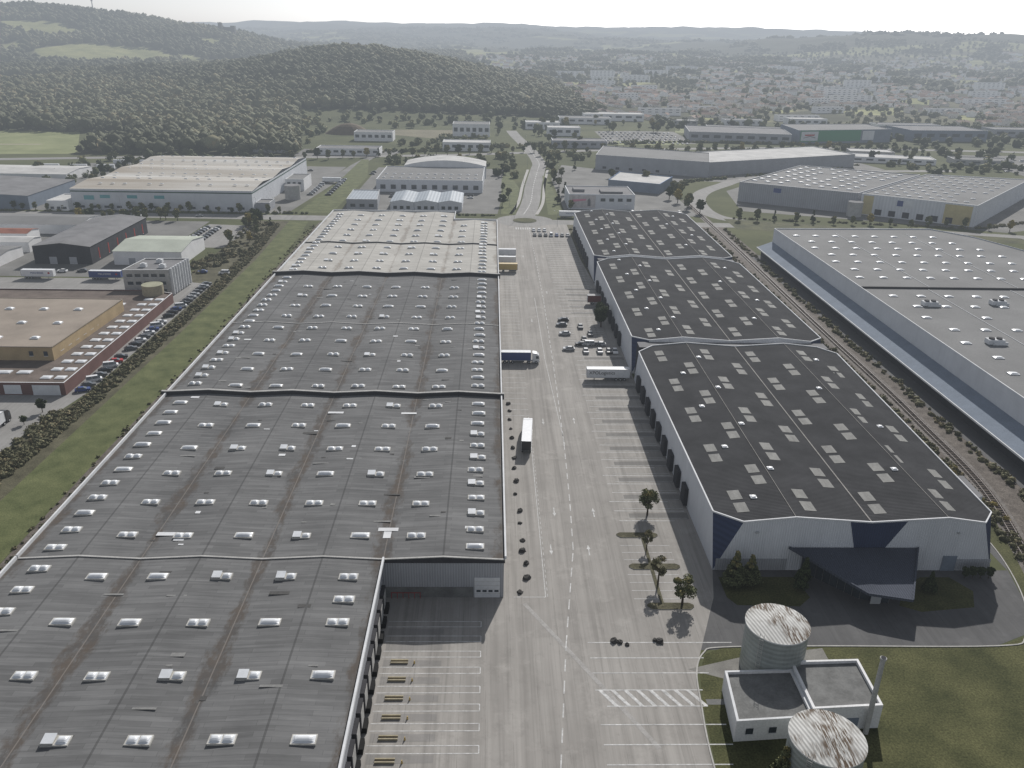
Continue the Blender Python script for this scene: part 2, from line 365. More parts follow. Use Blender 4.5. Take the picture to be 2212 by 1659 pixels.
# painted markings
mk=MB()
ribbon('',[(11,60),(11,90),(14,117),(18,147),(19,167),(20,196),(21,249),(22,326),(22,395),(21.5,470)],.22,.03,None,(3,2.2),mk)
ribbon('',[(11.2,131),(11.2,213)],.15,.03,None,None,mk);ribbon('',[(5,131),(11.2,131)],.15,.031,None,None,mk)
ribbon('',[(11.6,131),(11.6,213)],.1,.03,None,(1,1),mk)
ribbon('',[(20.2,196),(18.6,257),(18.4,330)],.16,.03,None,None,mk)
for yy in (118,114,110.3,98.8,94.8,91,87):ribbon('',[(18,yy),(44 if yy==118 else 38 if yy>92 else 37,yy)],.2,.03,None,None,mk)
ribbon('',[(18,106.3),(36,106.3)],.2,.03,None,None,mk);ribbon('',[(19.5,102.7),(36,102.7)],.2,.03,None,None,mk)
for k in range(8):mk.poly([(18.5+k*2.1,106.2,.03),(19.2+k*2.1,106.2,.03),(21.4+k*2.1,102.8,.03),(20.7+k*2.1,102.8,.03)])
def arrow(x,y,s):
    mk.poly([(x-.12,y-2*s,.03),(x+.12,y-2*s,.03),(x+.12,y+.3*s,.03),(x-.12,y+.3*s,.03)]);mk.poly([(x-.42,y+.3*s,.03),(x+.42,y+.3*s,.03),(x,y+1.8*s,.03)])
for a in ((15,162,-1),(24,162,1),(13.3,147,-1),(21.3,147,1),(15.2,210,-1),(24,211,1),(16,300,-1),(24,338,1),(16,400,-1)):arrow(*a)
for yy in (123,119,115,111,106.5,102.5,98.4,94,89.5):
    for d in (-.75,.75):ribbon('',[(-18.3,yy+d),(-1.2,yy+d)],.16,.03,None,None,mk)
    ribbon('',[(-1.2,yy-.75),(-1.2,yy+.75)],.16,.031,None,None,mk)
for k in range(8):
    yy=130.5+k*2.6
    if abs(yy-141)<1.2:continue
    ribbon('',[(28.3,yy),(38.8,yy)],.14,.03,None,None,mk)
ribbon('',[(33.5,130),(33.5,151)],.12,.032,None,None,mk)
for k in range(14):
    ribbon('',[(26,270+k*2.6),(31,270+k*2.6)],.2,.03,None,None,mk);ribbon('',[(37,270+k*2.6),(42,270+k*2.6)],.2,.03,None,None,mk)
for k in range(7):mk.box(14+k*1.3,14.7+k*1.3,462,467,.028,.032)
for k in range(27):ribbon('',[(29.5-(k%3)*.6,158.5+k*4.15),(45 if k%2 else 42,158.5+k*4.15)],.22,.03,None,None,mk)
for k in range(36):ribbon('',[(28.5-(k%2),306+k*4.3),(43.5,306+k*4.3)],.3,.03,None,None,mk)
struct(mk,'road_marking',[line_white])
mk=MB()
for k in range(27):ribbon('',[(31,159.6+k*4.15),(45,159.6+k*4.15)],.14,.03,None,None,mk)
for k in range(50):ribbon('',[(4.5,214+k*4.05),(11.3,214+k*4.05)],.22,.03,None,None,mk)
struct(mk,'road_marking',[line_worn])
mk=MB();ribbon('',[(7,129),(16,113),(26.5,94)],.8,.026,None,None,mk);struct(mk,'asphalt_repair',[M('asphalt_repair',(.31,.30,.285),.1,.6,c2=(.40,.39,.375))])
b=MB()
for k in range(23):
    yy=160.6+k*8.3
    if 262<yy<308:continue
    b.poly([(32,yy-1.0,.022),(45.5,yy-1.4,.022),(45.5,yy+1.4,.022),(32,yy+1.0,.022)])
struct(b,'bay_surface',[asphalt('asphalt_dark_bay',(.15,.145,.137),(.2,.195,.187),.3)])
b=MB()
for k in range(8):b.poly([(-18,121.8-k*4.1,.022),(-8,121.6-k*4.1,.022),(-8,120.2-k*4.1,.022),(-18,120-k*4.1,.022)])
struct(b,'bay_surface',[asphalt('asphalt_worn_bay',(.19,.185,.175),(.25,.24,.23),.3)])
# kerbs
def kerbline(pts,w=.25,h=.14):
    b=MB();P=smooth(pts,6)
    for i in range(len(P)-1):b.beam((*P[i],.06),(*P[i+1],.06),w,h)
    struct(b,'kerb',[kerb])
kerbline([(34,60),(34,90),(35,103),(36,110.6),(38.3,115.3),(42,116.7),(60,117),(92,117),(99,119.6),(105,130),(109,145),(110,160)])
for i,(x0,x1,y0,y1) in enumerate(((28,37,151.6,153.6),(29,39.5,140,142),(30.5,39.5,127.2,129.2))):
    b=MB();b.prism([(x0+.8,y0),(x1-.8,y0),(x1,y0+.8),(x1,y1-.6),(x1-.8,y1),(x0+.8,y1),(x0,y1-.6),(x0,y0+.8)],0,.14,0,1);struct(b,'traffic_island',[kerb,weeds])
b=MB();b.prism([(33.2,142),(33.9,142),(33.9,151.6),(33.2,151.6)],0,.12,0,1);struct(b,'traffic_island',[kerb,weeds])
b=MB();b.prism([(33.2,129.2),(33.9,129.2),(33.9,140),(33.2,140)],0,.12,0,1);struct(b,'traffic_island',[kerb,weeds])
b=MB();b.cyl(20,486,7,0,.25,30,0,1);b.cyl(20,486,5.4,.25,.4,30,0,1);struct(b,'traffic_island',[kerb,grass])
# railway
R_=[(104,110),(110,130),(115,147),(121.5,175),(123.5,210),(124.6,240),(125.6,305),(128.6,414),(130,489),(131,560)]
R_=smooth(R_,14)
b=MB()
for i in range(len(R_)-1):
    p,q=Vector((*R_[i],0)),Vector((*R_[i+1],0));d=(q-p).normalized();n=Vector((-d.y,d.x,0))
    for s in (-.75,.75):b.beam(p+n*s+Vector((0,0,.3)),q+n*s+Vector((0,0,.3)),.14,.16,0)
    Ln=(q-p).length;k=0
    while k<Ln:
        c_=p+d*k+Vector((0,0,.15));b.beam(c_-n*1.3,c_+n*1.3,.3,.12,1);k+=.9
struct(b,'railway_track',[railm,sleeper])
ribbon('ballast',R_,4.6,.026,M('ballast_bed',(.19,.17,.155),.2,.6,c2=(.27,.25,.23),fine=.3))
# ---------------------------------------------------------------- skylights
def pillow(b,x0,x1,y0,y1,z,h,m,nx=8,ny=6,px=4,py=2.2):
    n=len(b.v)
    for j in range(ny+1):
        for i in range(nx+1):
            u=2*i/nx-1;v=2*j/ny-1
            b.v.append((x0+(x1-x0)*i/nx,y0+(y1-y0)*j/ny,z+h*(1-abs(u)**px)*(1-abs(v)**py)))
    for j in range(ny):
        for i in range(nx):
            a=n+j*(nx+1)+i;b.f.append([a,a+1,a+nx+2,a+nx+1]);b.m.append(m)
SK=[]
for k in range(3):
    b=MB();b.box(-1.9,1.9,-.95,.95,-.2,.18,1)
    if k==0:pillow(b,-1.7,-.08,-.8,.8,.185,.45,0);pillow(b,.08,1.7,-.8,.8,.185,.45,0)
    elif k==1:pillow(b,-1.7,1.7,-.8,.8,.185,.45,0,px=6)
    else:
        b.box(-1.8,-.1,-.85,.85,.18,.4,1);b.poly([(-1.8,-.85,.41),(-.1,-.85,.41),(-.1,.85,.7),(-1.8,.85,.7)],0);pillow(b,.08,1.7,-.8,.8,.185,.45,0)
    SK.append(b.mesh('skylight',[dome,domefr]))
b=MB();b.box(-1.1,1.1,-1.1,1.1,-.1,.3,0);pillow(b,-.95,.95,-.95,.95,.305,.35,1,5,5,4,4);SKS=b.mesh('skylight',[trim_white,dome])
b=MB();b.box(-2,2,-.9,.9,-.1,.35,0);pillow(b,-1.9,1.9,-.8,.8,.355,.35,1,5,5,4,4);SKM=b.mesh('skylight',[trim_white,dome])
def roofz(x):
    d=abs(((x+19.8)/22.6+.5)%1-.5)*22.6;return 8.7+.6*d/11.3
patchm=M('roof_patch',(.22,.22,.215),.15,1);patchd=M('roof_patch_dark',(.085,.084,.082),.1,1)
def hall(x0,x1,y0,y1,mat,label,sky,notch=None,patches=()):
    root=thing('warehouse',label,'warehouse',((x0+x1)/2,(y0+y1)/2,0))
    w=MB()
    pl=[(x0,y0),(x1,y0),(x1,y1),(x0,y1)] if not notch else [(x0,y0),(x1,y0),(x1,notch[1]),(notch[0],notch[1]),(notch[0],y1),(x0,y1)]
    w.prism(pl,0,8.62,0);part(w,'wall',[wall_grey],root)
    xs=[x0-.2]+[v for k in range(-5,3) for v in (-19.8+22.6*k,-19.8+22.6*k+11.3) if x0<v<x1]+[x1+.2]
    if notch and notch[0] not in xs:xs=sorted(set(xs+[notch[0]]))
    xs=sorted(xs);r=MB()
    for a,c_ in zip(xs,xs[1:]):
        ye=y1 if not notch or (a+c_)/2<notch[0] else notch[1]
        r.poly([(a,y0,roofz(a)),(c_,y0,roofz(c_)),(c_,ye,roofz(c_)),(a,ye,roofz(a))],0)
    for (px,py,pw,ph,mi) in patches:
        z=max(roofz(px-pw/2),roofz(px+pw/2))+.03;r.poly([(px-pw/2,py-ph/2,z),(px+pw/2,py-ph/2,z),(px+pw/2,py+ph/2,z),(px-pw/2,py+ph/2,z)],mi)
    part(r,'roof',[mat,trim_white,patchm,patchd],root)
    ye=notch[1] if notch else y1
    E=[((x0-.3,y0,9.1),(x0-.3,y1,9.1)),((x1+.3,y0,9.1),(x1+.3,ye,9.1))]
    if notch:E+=[((notch[0]+.1,ye,9.3),(notch[0]+.1,y1,9.3)),((notch[0]+.3,ye,9.3),(x1,ye,9.3)),((x0,y1,9.3),(notch[0]-.2,y1,9.3))]
    for p,q in E:beampart(p,q,.35,.7,'roof_edge',[trim_white],root)
    for i,(x,y) in enumerate(sky):
        o=add('skylight',SK[rnd.choice((0,0,0,1,1,2))],root,(x-root.location.x+rnd.uniform(-.25,.25),y-root.location.y+rnd.uniform(-.15,.15),roofz(x)+.12));o.scale=(rnd.uniform(.9,1),.95,rnd.uniform(.85,1.1))
    return root
gx=[-14.1-11.3*i for i in range(6)]
def rp(n,x0,x1,y0,y1):
    out=[]
    for i in range(n):
        w_=rnd.choice((1,1,1.5,2.2,3.5));out.append((rnd.uniform(x0,x1),rnd.uniform(y0,y1),w_,rnd.choice((.4,.5,.9,1.0)),rnd.choice((2,2,1,3,3)) if w_<3 else rnd.choice((2,3))))
    return out
skA=[(x,y) for y in (124.8,112.2,99.8,87.3,75) for x in (-25.3,-36.6,-48,-59.3,-70.6)]+[(-81.8,y) for y in (127,121,115,109,103,97,91)]+[(-25.3,118.5)]
rA=hall(-87.5,-20,60,130.7,roof_grey,'long grey felt-roofed warehouse hall with dock doors on its side',skA,patches=rp(16,-84,-24,85,128))
skB=[(x,138.2+12.35*j) for j in range(6) for x in gx]+[(-2.8,134.6+6.1*j) for j in range(12)]+[(-82,134+6.1*j) for j in range(12)]
rB=hall(-87.5,3,131,207,roof_grey,'grey felt-roofed warehouse hall with white roller door in end wall',skB,patches=rp(38,-80,-2,134,205)+[(-20,141,4,1.2,1),(-20,139.5,1.5,3,1),(-63,139,4,1.2,1),(-60,137.5,2,2,1),(-40,196,4,1.1,1),(-21,196,4,1.0,1)])
skC=[(x,213+12.35*j) for j in range(9) for x in gx]+[(-3.5,214+6.1*j) for j in range(19)]+[(-82,214+6.1*j) for j in range(19)]
rC=hall(-87.5,3,208,329.5,roof_grey,'long grey felt-roofed warehouse hall behind a parapet wall',skC,patches=rp(40,-80,-6,212,325))
skD=[(x,340+12.35*j) for j in range(8) for x in gx]+[(x,438+12.35*j) for j in range(2) for x in gx[1:]]+[(-3.5,336+6.1*j) for j in range(17)]+[(-82,336+6.1*j) for j in range(20)]
rD=hall(-87.5,3,331,463,roof_beige,'beige-roofed warehouse hall with stained valleys and a notched corner',skD,notch=(-19.8,442))
# firewall parapets
def parapet(y,root,h0,x0,x1,t):
    b=MB();xs=[x0]+[v for k in range(-5,3) for v in (-19.8+22.6*k,-8.5+22.6*k) if x0<v<x1]+[x1];xs.sort()
    for a,c_ in zip(xs,xs[1:]):
        za,zc=roofz(a)+h0,roofz(c_)+h0
        b.poly([(a,y-t,8),(c_,y-t,8),(c_,y-t,zc),(a,y-t,za)],0);b.poly([(a,y+t,8),(c_,y+t,8),(c_,y+t,zc),(a,y+t,za)],0)
        b.beam((a,y,za),(c_,y,zc),t*2+.2,.16,1)
    part(b,'parapet',[trim_dark,wall_conc],root)
parapet(207.5,rC,1.0,-89,4,.28);parapet(330.2,rD,1.3,-89,4,.35);parapet(130.85,rB,.12,-87.5,3.2,.1);parapet(268,rC,.1,-87.4,3,.1);parapet(386,rD,.5,-87.4,3,.25)
# hall end wall door + dock openings
b=MB();b.box(-2.6,2.3,130.9,130.97,0,4.6,0)
for i in range(4):b.box(-2.2+i*1.15,-1.4+i*1.15,130.87,130.9,1.3,1.75,1)
for z in (.9,1.9,2.8,3.7):b.box(-2.6,2.3,130.885,130.9,z,z+.05,2)
part(b,'roller_door',[trim_white,glass_dark,domefr],rB)
b=MB();b.box(-19.8,-2.8,130.9,130.96,0,2.4);part(b,'wall_base',[concrete],rB)
b=MB()
for i in range(6):b.beam((-18.5+i*1.1,130.6,0),(-18.5+i*1.1,130.6,1.3),.09,.09)
b.beam((-18.6,130.6,1.3),(-12.9,130.6,1.3),.09,.09);part(b,'pipe_rail',[red_paint],rB)
for i in range(13):
    yy=127-i*4.1;b=MB();b.box(-19.98,-19.3,yy-1.6,yy+1.6,.9,4.6,0);b.box(-19.3,-19.25,yy-1.2,yy+1.2,1.1,4.1,1);b.box(-19.98,-18.6,yy-1.1,yy+1.1,0,1.05,2)
    part(b,'dock_door',[trim_dark,wall_conc,tyre],rA)
for i in range(17):
    yy=218+i*6.5;b=MB();b.box(3.02,3.7,yy-1.7,yy+1.7,.8,4.8,0);b.box(3.7,3.74,yy-1.2,yy+1.2,1.1,4.1,1);part(b,'dock_door',[trim_dark,wall_conc],rC)
# ---------------------------------------------------------------- right halls
def rz(x):
    pts=[(46,11),(51,11.4),(61.5,12.5),(77,11.4),(92.5,12.5),(103,11.4),(108,11)]
    for (a,za),(c_,zc) in zip(pts,pts[1:]):
        if a<=x<=c_:return za+(zc-za)*(x-a)/(c_-a)
    return 11
flash=M('flashing',(.26,.25,.235))
def rhall(y0,y1,label,pairs,domes):
    root=thing('warehouse',label,'warehouse',(77,(y0+y1)/2,0));cx,cy=5,4.6
    w=MB();X=[51,61.5,77,92.5,103]
    for yy in (y0,y1):
        w.poly([(46,yy,0),(92.5,yy,0)]+[(x,yy,rz(x)) for x in (92.5,77,61.5,51)],0)
        w.poly([(92.5,yy,0),(108,yy,0),(103,yy,rz(103)),(92.5,yy,rz(92.5))],0)
    for xx in (46,108):w.poly([(xx,y0,0),(xx,y1,0),(xx,y1-cy,11),(xx,y0+cy,11)],0)
    for xx,xt in ((46,51),(108,103)):
        for yy,yt in ((y0,y0+cy),(y1,y1-cy)):w.poly([(xx,yy,0),(xx,yt,11),(xt,yy,rz(xt))],1)
    part(w,'wall',[wall_light,wall_blue],root)
    r=MB()
    r.poly([(46,y0+cy,11),(51,y0,11.4),(51,y1,11.4),(46,y1-cy,11)]);r.poly([(108,y0+cy,11),(103,y0,11.4),(103,y1,11.4),(108,y1-cy,11)])
    for a,c_ in zip(X,X[1:]):r.poly([(a,y0,rz(a)),(c_,y0,rz(c_)),(c_,y1,rz(c_)),(a,y1,rz(a))])
    part(r,'roof',[roof_dark],root)
    t=MB();out=[(46,y0+cy)]+[(x,y0) for x in X]+[(108,y0+cy),(108,y1-cy)]+[(x,y1) for x in X[::-1]]+[(46,y1-cy)]
    for p,q in zip(out,out[1:]+out[:1]):t.beam((*p,rz(p[0])+.12),(*q,rz(q[0])+.12),.32,.3)
    part(t,'roof_edge',[trim_white],root)
    for x,ww in ((61.5,.12),(77,.28),(92.5,.12)):beampart((x,y0+.3,rz(x)+.06),(x,y1-.3,rz(x)+.06),ww,.1,'ridge_flashing',[flash],root)
    for x,y in pairs:
        for yy in (y-4.3,y+.7):
            b=MB();b.poly([(x-1.25,yy,rz(x-1.25)+.05),(x+1.25,yy,rz(x+1.25)+.05),(x+1.25,yy+3.7,rz(x+1.25)+.05),(x-1.25,yy+3.7,rz(x-1.25)+.05)])
            part(b,'roof_light_panel',[panel_tr],root)
    for x,y in domes:
        o=add('skylight',SKS,root,(x-root.location.x,y-root.location.y,rz(x)+.05));o.scale=(.6,.6,.6)
    for i in range(int((y1-y0-30)/8)):
        yy=y0+26+i*8.2;b=MB();b.box(45.1,45.98,yy-1.8,yy+1.8,.5,4.9,0);b.box(45.05,45.1,yy-1.3,yy+1.3,1,4.2,1);part(b,'dock_door',[trim_dark,wall_dark],root)
    return root
def prs(y0,y1):
    P=[];k=0
    while y0+8+21*k<y1-5:
        for x in (52,65.5,80.3,95.5):P.append((x+rnd.uniform(-.4,.4),y0+8+21*k+rnd.uniform(-1,1)))
        if y0+18.5+21*k<y1-6:
            for x in (58.6,73.3,87.5,102):P.append((x+rnd.uniform(-.4,.4),y0+18.5+21*k+rnd.uniform(-1,1)))
        k+=1
    return P
def dms(y0,y1):
    D=[];k=0
    while y0+7+11.5*k<y1-3:
        D.append((62.6 if k%2 else 55.5,y0+9+11.5*k));
        if k%2:D.append((90.6 if k%4==1 else 98.5,y0+9+11.5*k))
        k+=1
    return D
h1=rhall(140,242,'dark corrugated-roof warehouse with navy panels and dark entrance canopy',prs(140,242),dms(140,242))
h2=rhall(247,352,'dark corrugated-roof warehouse hall with pale rooflight panels',prs(247,352),dms(247,352))
h3=rhall(355,459,'dark corrugated-roof warehouse hall beside the roundabout',prs(355,459),dms(355,459))
for (ya,yb,rt) in ((242,247,h2),(352,355,h3)):
    b=MB();b.prism([(47,ya+.05),(107,ya+.05),(107,yb-.05),(47,yb-.05)],0,10.9,0,1);part(b,'link_wall',[wall_dark,roof_mid],rt)
b=MB();b.poly([(72.6,139.97,11.65),(77,139.97,11.35),(84.3,139.97,11.85),(79.5,139.97,3.2),(75,139.97,3.2)],0);part(b,'facade_panel',[wall_blue],h1)
for xa,xb in ((46.4,61),(97.6,107.4)):
    b=MB();b.box(xa,xb,139.9,139.98,.05,2.8);part(b,'wall_base',[wall_grey],h1)
b=MB();b.box(93.5,97.5,139.85,139.9,0,3.6);part(b,'door',[wall_bluegrey],h1)
for x in (54,96):
    b=MB();b.box(x-.3,x+.3,139.6,139.9,9,9.35);part(b,'wall_lamp',[P_silver],h1)
b=MB();q=[(61,139.8,5.6),(87.5,139.8,5.6),(79.5,124.6,4.2),(72.0,126.8,4.0)]
b.poly([q[0],q[3],q[1]]);b.poly([q[3],q[2],q[1]])
b.poly([(x,y,z-.35) for x,y,z in q[:4]])
for a,c_ in ((0,3),(3,2),(2,1)):b.beam(q[a],q[c_],.3,.55)
part(b,'entrance_canopy',[corr('canopy_slate',(.075,.085,.11),'X',.45,.1,.8,.8,.08)],h1)
b=MB();b.prism([(64,139.7),(84,139.7),(77.5,129.2),(72.5,130.6)],0,4.0,0);part(b,'entrance_glass',[glass_dark],h1)
b=MB()
for i in range(9):
    f=i/8;x=64+(72.4-64)*f;y=139.6+(130.5-139.6)*f;b.beam((x,y-.08,0),(x,y-.08,3.9),.08,.08)
    x=84+(77.6-84)*f;y=139.6+(129.2-139.6)*f;b.beam((x+.05,y-.08,0),(x+.05,y-.08,3.9),.08,.08)
part(b,'window_frame',[P_grey],h1)
b=MB();b.box(74,76,129.0,129.15,0,2.3);part(b,'door',[P_silver],h1)
b=MB();b.prism([(108.05,152),(112.5,154),(112.5,163),(108.05,163)],0,9.5,0,1);part(b,'side_wing',[wall_light,roof_mid],h1)
# the hall narrows slightly towards its front gable
def taper(lx,ly):
    if lx<=15.5:return lx
    k=.73+(.27)*min(1,max(0,(ly+51)/102));return 15.5+(lx-15.5)*k
for o in h1.children:
    if o.name.startswith('skylight'):o.location.x=taper(o.location.x,o.location.y)
    else:
        for v in o.data.vertices:v.co.x=taper(v.co.x,v.co.y)
# ---------------------------------------------------------------- generic block building
def block(name,label,cat,poly,h,wm,rm,trim=trim_white,group=None,inset=.5):
    cx=sum(p[0] for p in poly)/len(poly);cy=sum(p[1] for p in poly)/len(poly);z0=min(hz(*p) for p in poly)-.5 if cy>955 else 0
    hh=max(hz(*p) for p in poly)+h if cy>955 else h
    root=thing(name,label,cat,(cx,cy,max(0,z0)),group)
    R=max(math.hypot(p[0]-cx,p[1]-cy) for p in poly);k=1-inset/R*1.3
    inn=[(cx+(p[0]-cx)*k,cy+(p[1]-cy)*k) for p in poly];n=len(poly)
    w=MB();w.prism(poly,z0,hh,0)
    for i in range(n):
        a,b_,c_,d=poly[i],poly[(i+1)%n],inn[(i+1)%n],inn[i]
        w.poly([(*a,hh),(*b_,hh),(*c_,hh),(*d,hh)],1);w.poly([(*d,hh),(*c_,hh),(*c_,hh-.6),(*d,hh-.6)],0)
    part(w,'wall',[wm,trim],root)
    r=MB();r.poly([(*p,hh-.5) for p in inn]);part(r,'roof',[rm],root);root['h']=hh
    return root
def windows(root,p,q,z0,z1,n,w,mat=None,name='window'):
    p=Vector((*p,0));q=Vector((*q,0));d=(q-p);Ln=d.length;d.normalize();nn=Vector((d.y,-d.x,0))*.06
    for i in range(n):
        c_=p+d*Ln*(i+.5)/n;b=MB();a=c_-d*w/2+nn;e=c_+d*w/2+nn
        b.poly([(*a.xy,z0),(*e.xy,z0),(*e.xy,z1),(*a.xy,z1)],0)
        b.beam((*a.xy,z0),(*e.xy,z0),.12,.12,1)
        part(b,name,[mat or glass_dark,trim_white],root)
def skies(root,poly,z,nx,ny,mesh,sc=1,jit=0):
    a,b_,c_,d=[Vector((*p,0)) for p in poly]
    ang=math.atan2((b_-a).y,(b_-a).x)
    for j in range(ny):
        for i in range(nx):
            u=(i+.5)/nx;v=(j+.5)/ny
            if jit and rnd.random()<jit:continue
            p=(a*(1-u)+b_*u)*(1-v)+(d*(1-u)+c_*u)*v
            o=add('skylight',mesh,root,(p.x-root.location.x,p.y-root.location.y,z-root.location.z),(0,0,ang));o.scale=(sc,sc,sc)
# big right warehouse
big=block('warehouse','huge pale grey flat-roofed warehouse with long bluish side wall','warehouse',[(142,60),(310,60),(310,335),(250,352),(236,395),(223,412),(142,408)],14,wall_light,roof_pale,inset=.7)
nbig=0
def sq(x,y,s=1.0):
    global nbig
    nbig+=1
    if nbig>99:return
    o=add('skylight',SKM,big,(x-big.location.x,y-big.location.y,13.5));o.scale=(.75*s,1.1*s,.8)
for j in range(7):
    for i in range(9):
        x=148+i*9.6+(j%2)*3;y=318+j*12.5
        if x<228-(max(0,j-3))*3:sq(x,y)
for j in range(9):
    for i in range(6):
        if (i,j) not in ((1,6),(3,6),(1,2)) and 150+i*10.5<(190+j*13)*.72:sq(150+i*10.5+(j%2)*3,190+j*12.8)
beampart((142.6,303,13.8),(309,303,13.8),.7,.7,'parapet',[trim_dark],big)
for x in (170,205,240):beampart((x,304,13.6),(x,400 if x<220 else 350,13.6),.18,.12,'roof_seam',[trim_white],big)
for x in (168,200):beampart((x,80,13.6),(x,302,13.6),.18,.12,'roof_seam',[trim_white],big)
for (x,y) in ((158,281),(184,283),(159,241)):
    b=MB();b.box(x-2.6,x+2.6,y-1.3,y+1.3,13.7,15.2,0);b.box(x-1.2,x+3.4,y-1.7,y-1.32,13.6,14.6,0);b.cyl(x-1.2,y,.9,15.2,15.6,16,1);b.cyl(x+1.2,y,.9,15.2,15.6,16,1);part(b,'air_conditioner',[trim_white,trim_dark],big)
b=MB();b.poly([(134.5,60,4.3),(141.95,60,7.2),(141.95,408,7.2),(134.5,408,4.3)],0);b.beam((134.5,60,4.2),(134.5,408,4.2),.35,.5,1)
part(b,'dock_canopy',[wall_bluegrey,trim_white],big)
b=MB();b.poly([(137,60,0),(137,408,0),(137,408,5),(137,60,5)]);part(b,'dock_wall',[wall_dark],big)
sheet('dock_apron',[(131,60),(141.8,60),(141.8,408),(131,408)],.02,asp_drive)
# left industrial area
br=block('factory','brown factory with raised tan roof and ochre upper walls','factory',[(-260,226),(-125,226),(-126,318),(-136,322),(-260,322)],4,wall_maroon,roof_brown)
b=MB();P_=[(-260,245),(-137,245),(-136,296),(-260,296)];b.prism(P_,3.5,8,0,1);part(b,'upper_block',[wall_ochre,roof_tan],br)
b=MB();
for p,q in zip(P_,P_[1:]+P_[:1]):b.beam((*p,8.05),(*q,8.05),.3,.25)
part(b,'roof_edge',[roof_tan],br)
for j in range(13):
    for x in (-128.3,-132.5):
        o=add('skylight',SKM,br,(x-br.location.x,231+j*6.6-br.location.y,3.55));o.scale=(.75,1.3,.6)
for i in range(9):
    o=add('skylight',SKM,br,(-141-i*6-br.location.x,304-br.location.y,3.55));o.scale=(1,1.3,.6)
    o=add('skylight',SKM,br,(-141-i*6-br.location.x,235-br.location.y,3.55));o.scale=(1,1.3,.6)
for i in range(4):
    for j in range(3):
        o=add('skylight',SKS,br,(-146-i*12-br.location.x,253+j*15-br.location.y,8.05));o.scale=(1.2,.9,1)
windows(br,(-146,245),(-137,245),5,6.6,2,1.3);windows(br,(-137,248),(-136.2,294),5,6.4,9,2.2)
windows(br,(-135,226),(-126,226),.1,3.2,1,8,trim_white,'roller_door');windows(br,(-150,226),(-137,226),.4,3.2,2,5,trim_white,'roller_door')
of=block('office_building','concrete office block with tall white vertical fins','office building',[(-148,326),(-130,327),(-128.5,346),(-146,345)],11,wall_conc,roof_mid)
for i in range(8):
    b=MB();b.box(-129.9+i*.18,-128.9+i*.18,328+i*2.35,328.5+i*2.35,.5,11.3);part(b,'facade_fin',[trim_white],of)
for k in range(3):windows(of,(-147,326.05),(-131,326.9),1.5+3.2*k,2.9+3.2*k,5,2.2)
for x,y in ((-142,333),(-138,340),(-134,332)):
    b=MB();b.box(x-1.2,x+1.2,y-1,y+1,10.5,11.9);b.cyl(x,y,.7,11.9,12.2,12);part(b,'air_conditioner',[trim_white],of)
tk=thing('water_tank','round beige water tank beside the brown factory','tank',(-133.5,318,0));b=MB();b.cyl(-133.5,318,4,0,7.5,28,0,1);part(b,'tank_body',[beigec,M('tank_top_olive',(.3,.3,.22))],tk)
tk=thing('water_tank','grey cylindrical tank beside the white warehouse','tank',(-129,545,0));b=MB();b.cyl(-129,545,5,0,9,28,0,1);part(b,'tank_body',[wall_conc,roof_mid],tk)
def shed(label,x0,x1,y0,y1,h,rise,wm,rm,cat='shed',axis='y'):
    root=thing('industrial_shed',label,cat,((x0+x1)/2,(y0+y1)/2,0));xm=(x0+x1)/2;ym=(y0+y1)/2
    w=MB();r=MB()
    if axis=='y':
        for yy in (y0,y1):w.poly([(x0,yy,0),(x1,yy,0),(x1,yy,h),(xm,yy,h+rise),(x0,yy,h)])
        for xx in (x0,x1):w.poly([(xx,y0,0),(xx,y1,0),(xx,y1,h),(xx,y0,h)])
        r.poly([(x0-.3,y0-.3,h),(xm,y0-.3,h+rise+.05),(xm,y1+.3,h+rise+.05),(x0-.3,y1+.3,h)]);r.poly([(x1+.3,y0-.3,h),(xm,y0-.3,h+rise+.05),(xm,y1+.3,h+rise+.05),(x1+.3,y1+.3,h)])
    else:
        for xx in (x0,x1):w.poly([(xx,y0,0),(xx,y1,0),(xx,y1,h),(xx,ym,h+rise),(xx,y0,h)])
        for yy in (y0,y1):w.poly([(x0,yy,0),(x1,yy,0),(x1,yy,h),(x0,yy,h)])
        r.poly([(x0-.3,y0-.3,h),(x1+.3,y0-.3,h),(x1+.3,ym,h+rise+.05),(x0-.3,ym,h+rise+.05)]);r.poly([(x0-.3,y1+.3,h),(x1+.3,y1+.3,h),(x1+.3,ym,h+rise+.05),(x0-.3,ym,h+rise+.05)])
    part(w,'wall',[wm],root);part(r,'roof',[rm],root);return root
s=shed('white gabled shed with pale green roof',-173,-142,375,407,6.4,2,wall_white,roof_green,axis='x')
windows(s,(-172,375),(-143,375),.1,3.2,2,3,wall_grey,'roller_door')
s=shed('dark grey shed with red trim and low gable',-209,-183,375,441,8.3,1.5,wall_dark,roof_mid);windows(s,(-183,378),(-183,440),1,6,6,.9,red_paint,'red_post');windows(s,(-205,375),(-187,375),.2,3.4,2,3.4,wall_grey,'roller_door')
s=shed('low grey shed with pale roof in a yard',-252,-222,368,390,4.5,1,wall_white,roof_pale,axis='x')
s=shed('low industrial shed with faded red roof',-262,-232,414,426,5,1,wall_white,M('roof_faded_red',(.25,.11,.08)),axis='x')
s=shed('low white shed with shallow roof',-262,-222,396,408,5,1,wall_white,roof_white,axis='x')
s=shed('long grey shed beside the service road',-275,-216,436,462,5,1.5,wall_white,roof_pale,axis='x')
s=shed('long grey warehouse with pitched roof',-400,-275,500,560,8,2.5,wall_bluegrey,roof_mid,axis='y')
s=shed('low white shed behind parked trailers',-420,-300,600,640,5,1.2,wall_white,roof_white,axis='x')
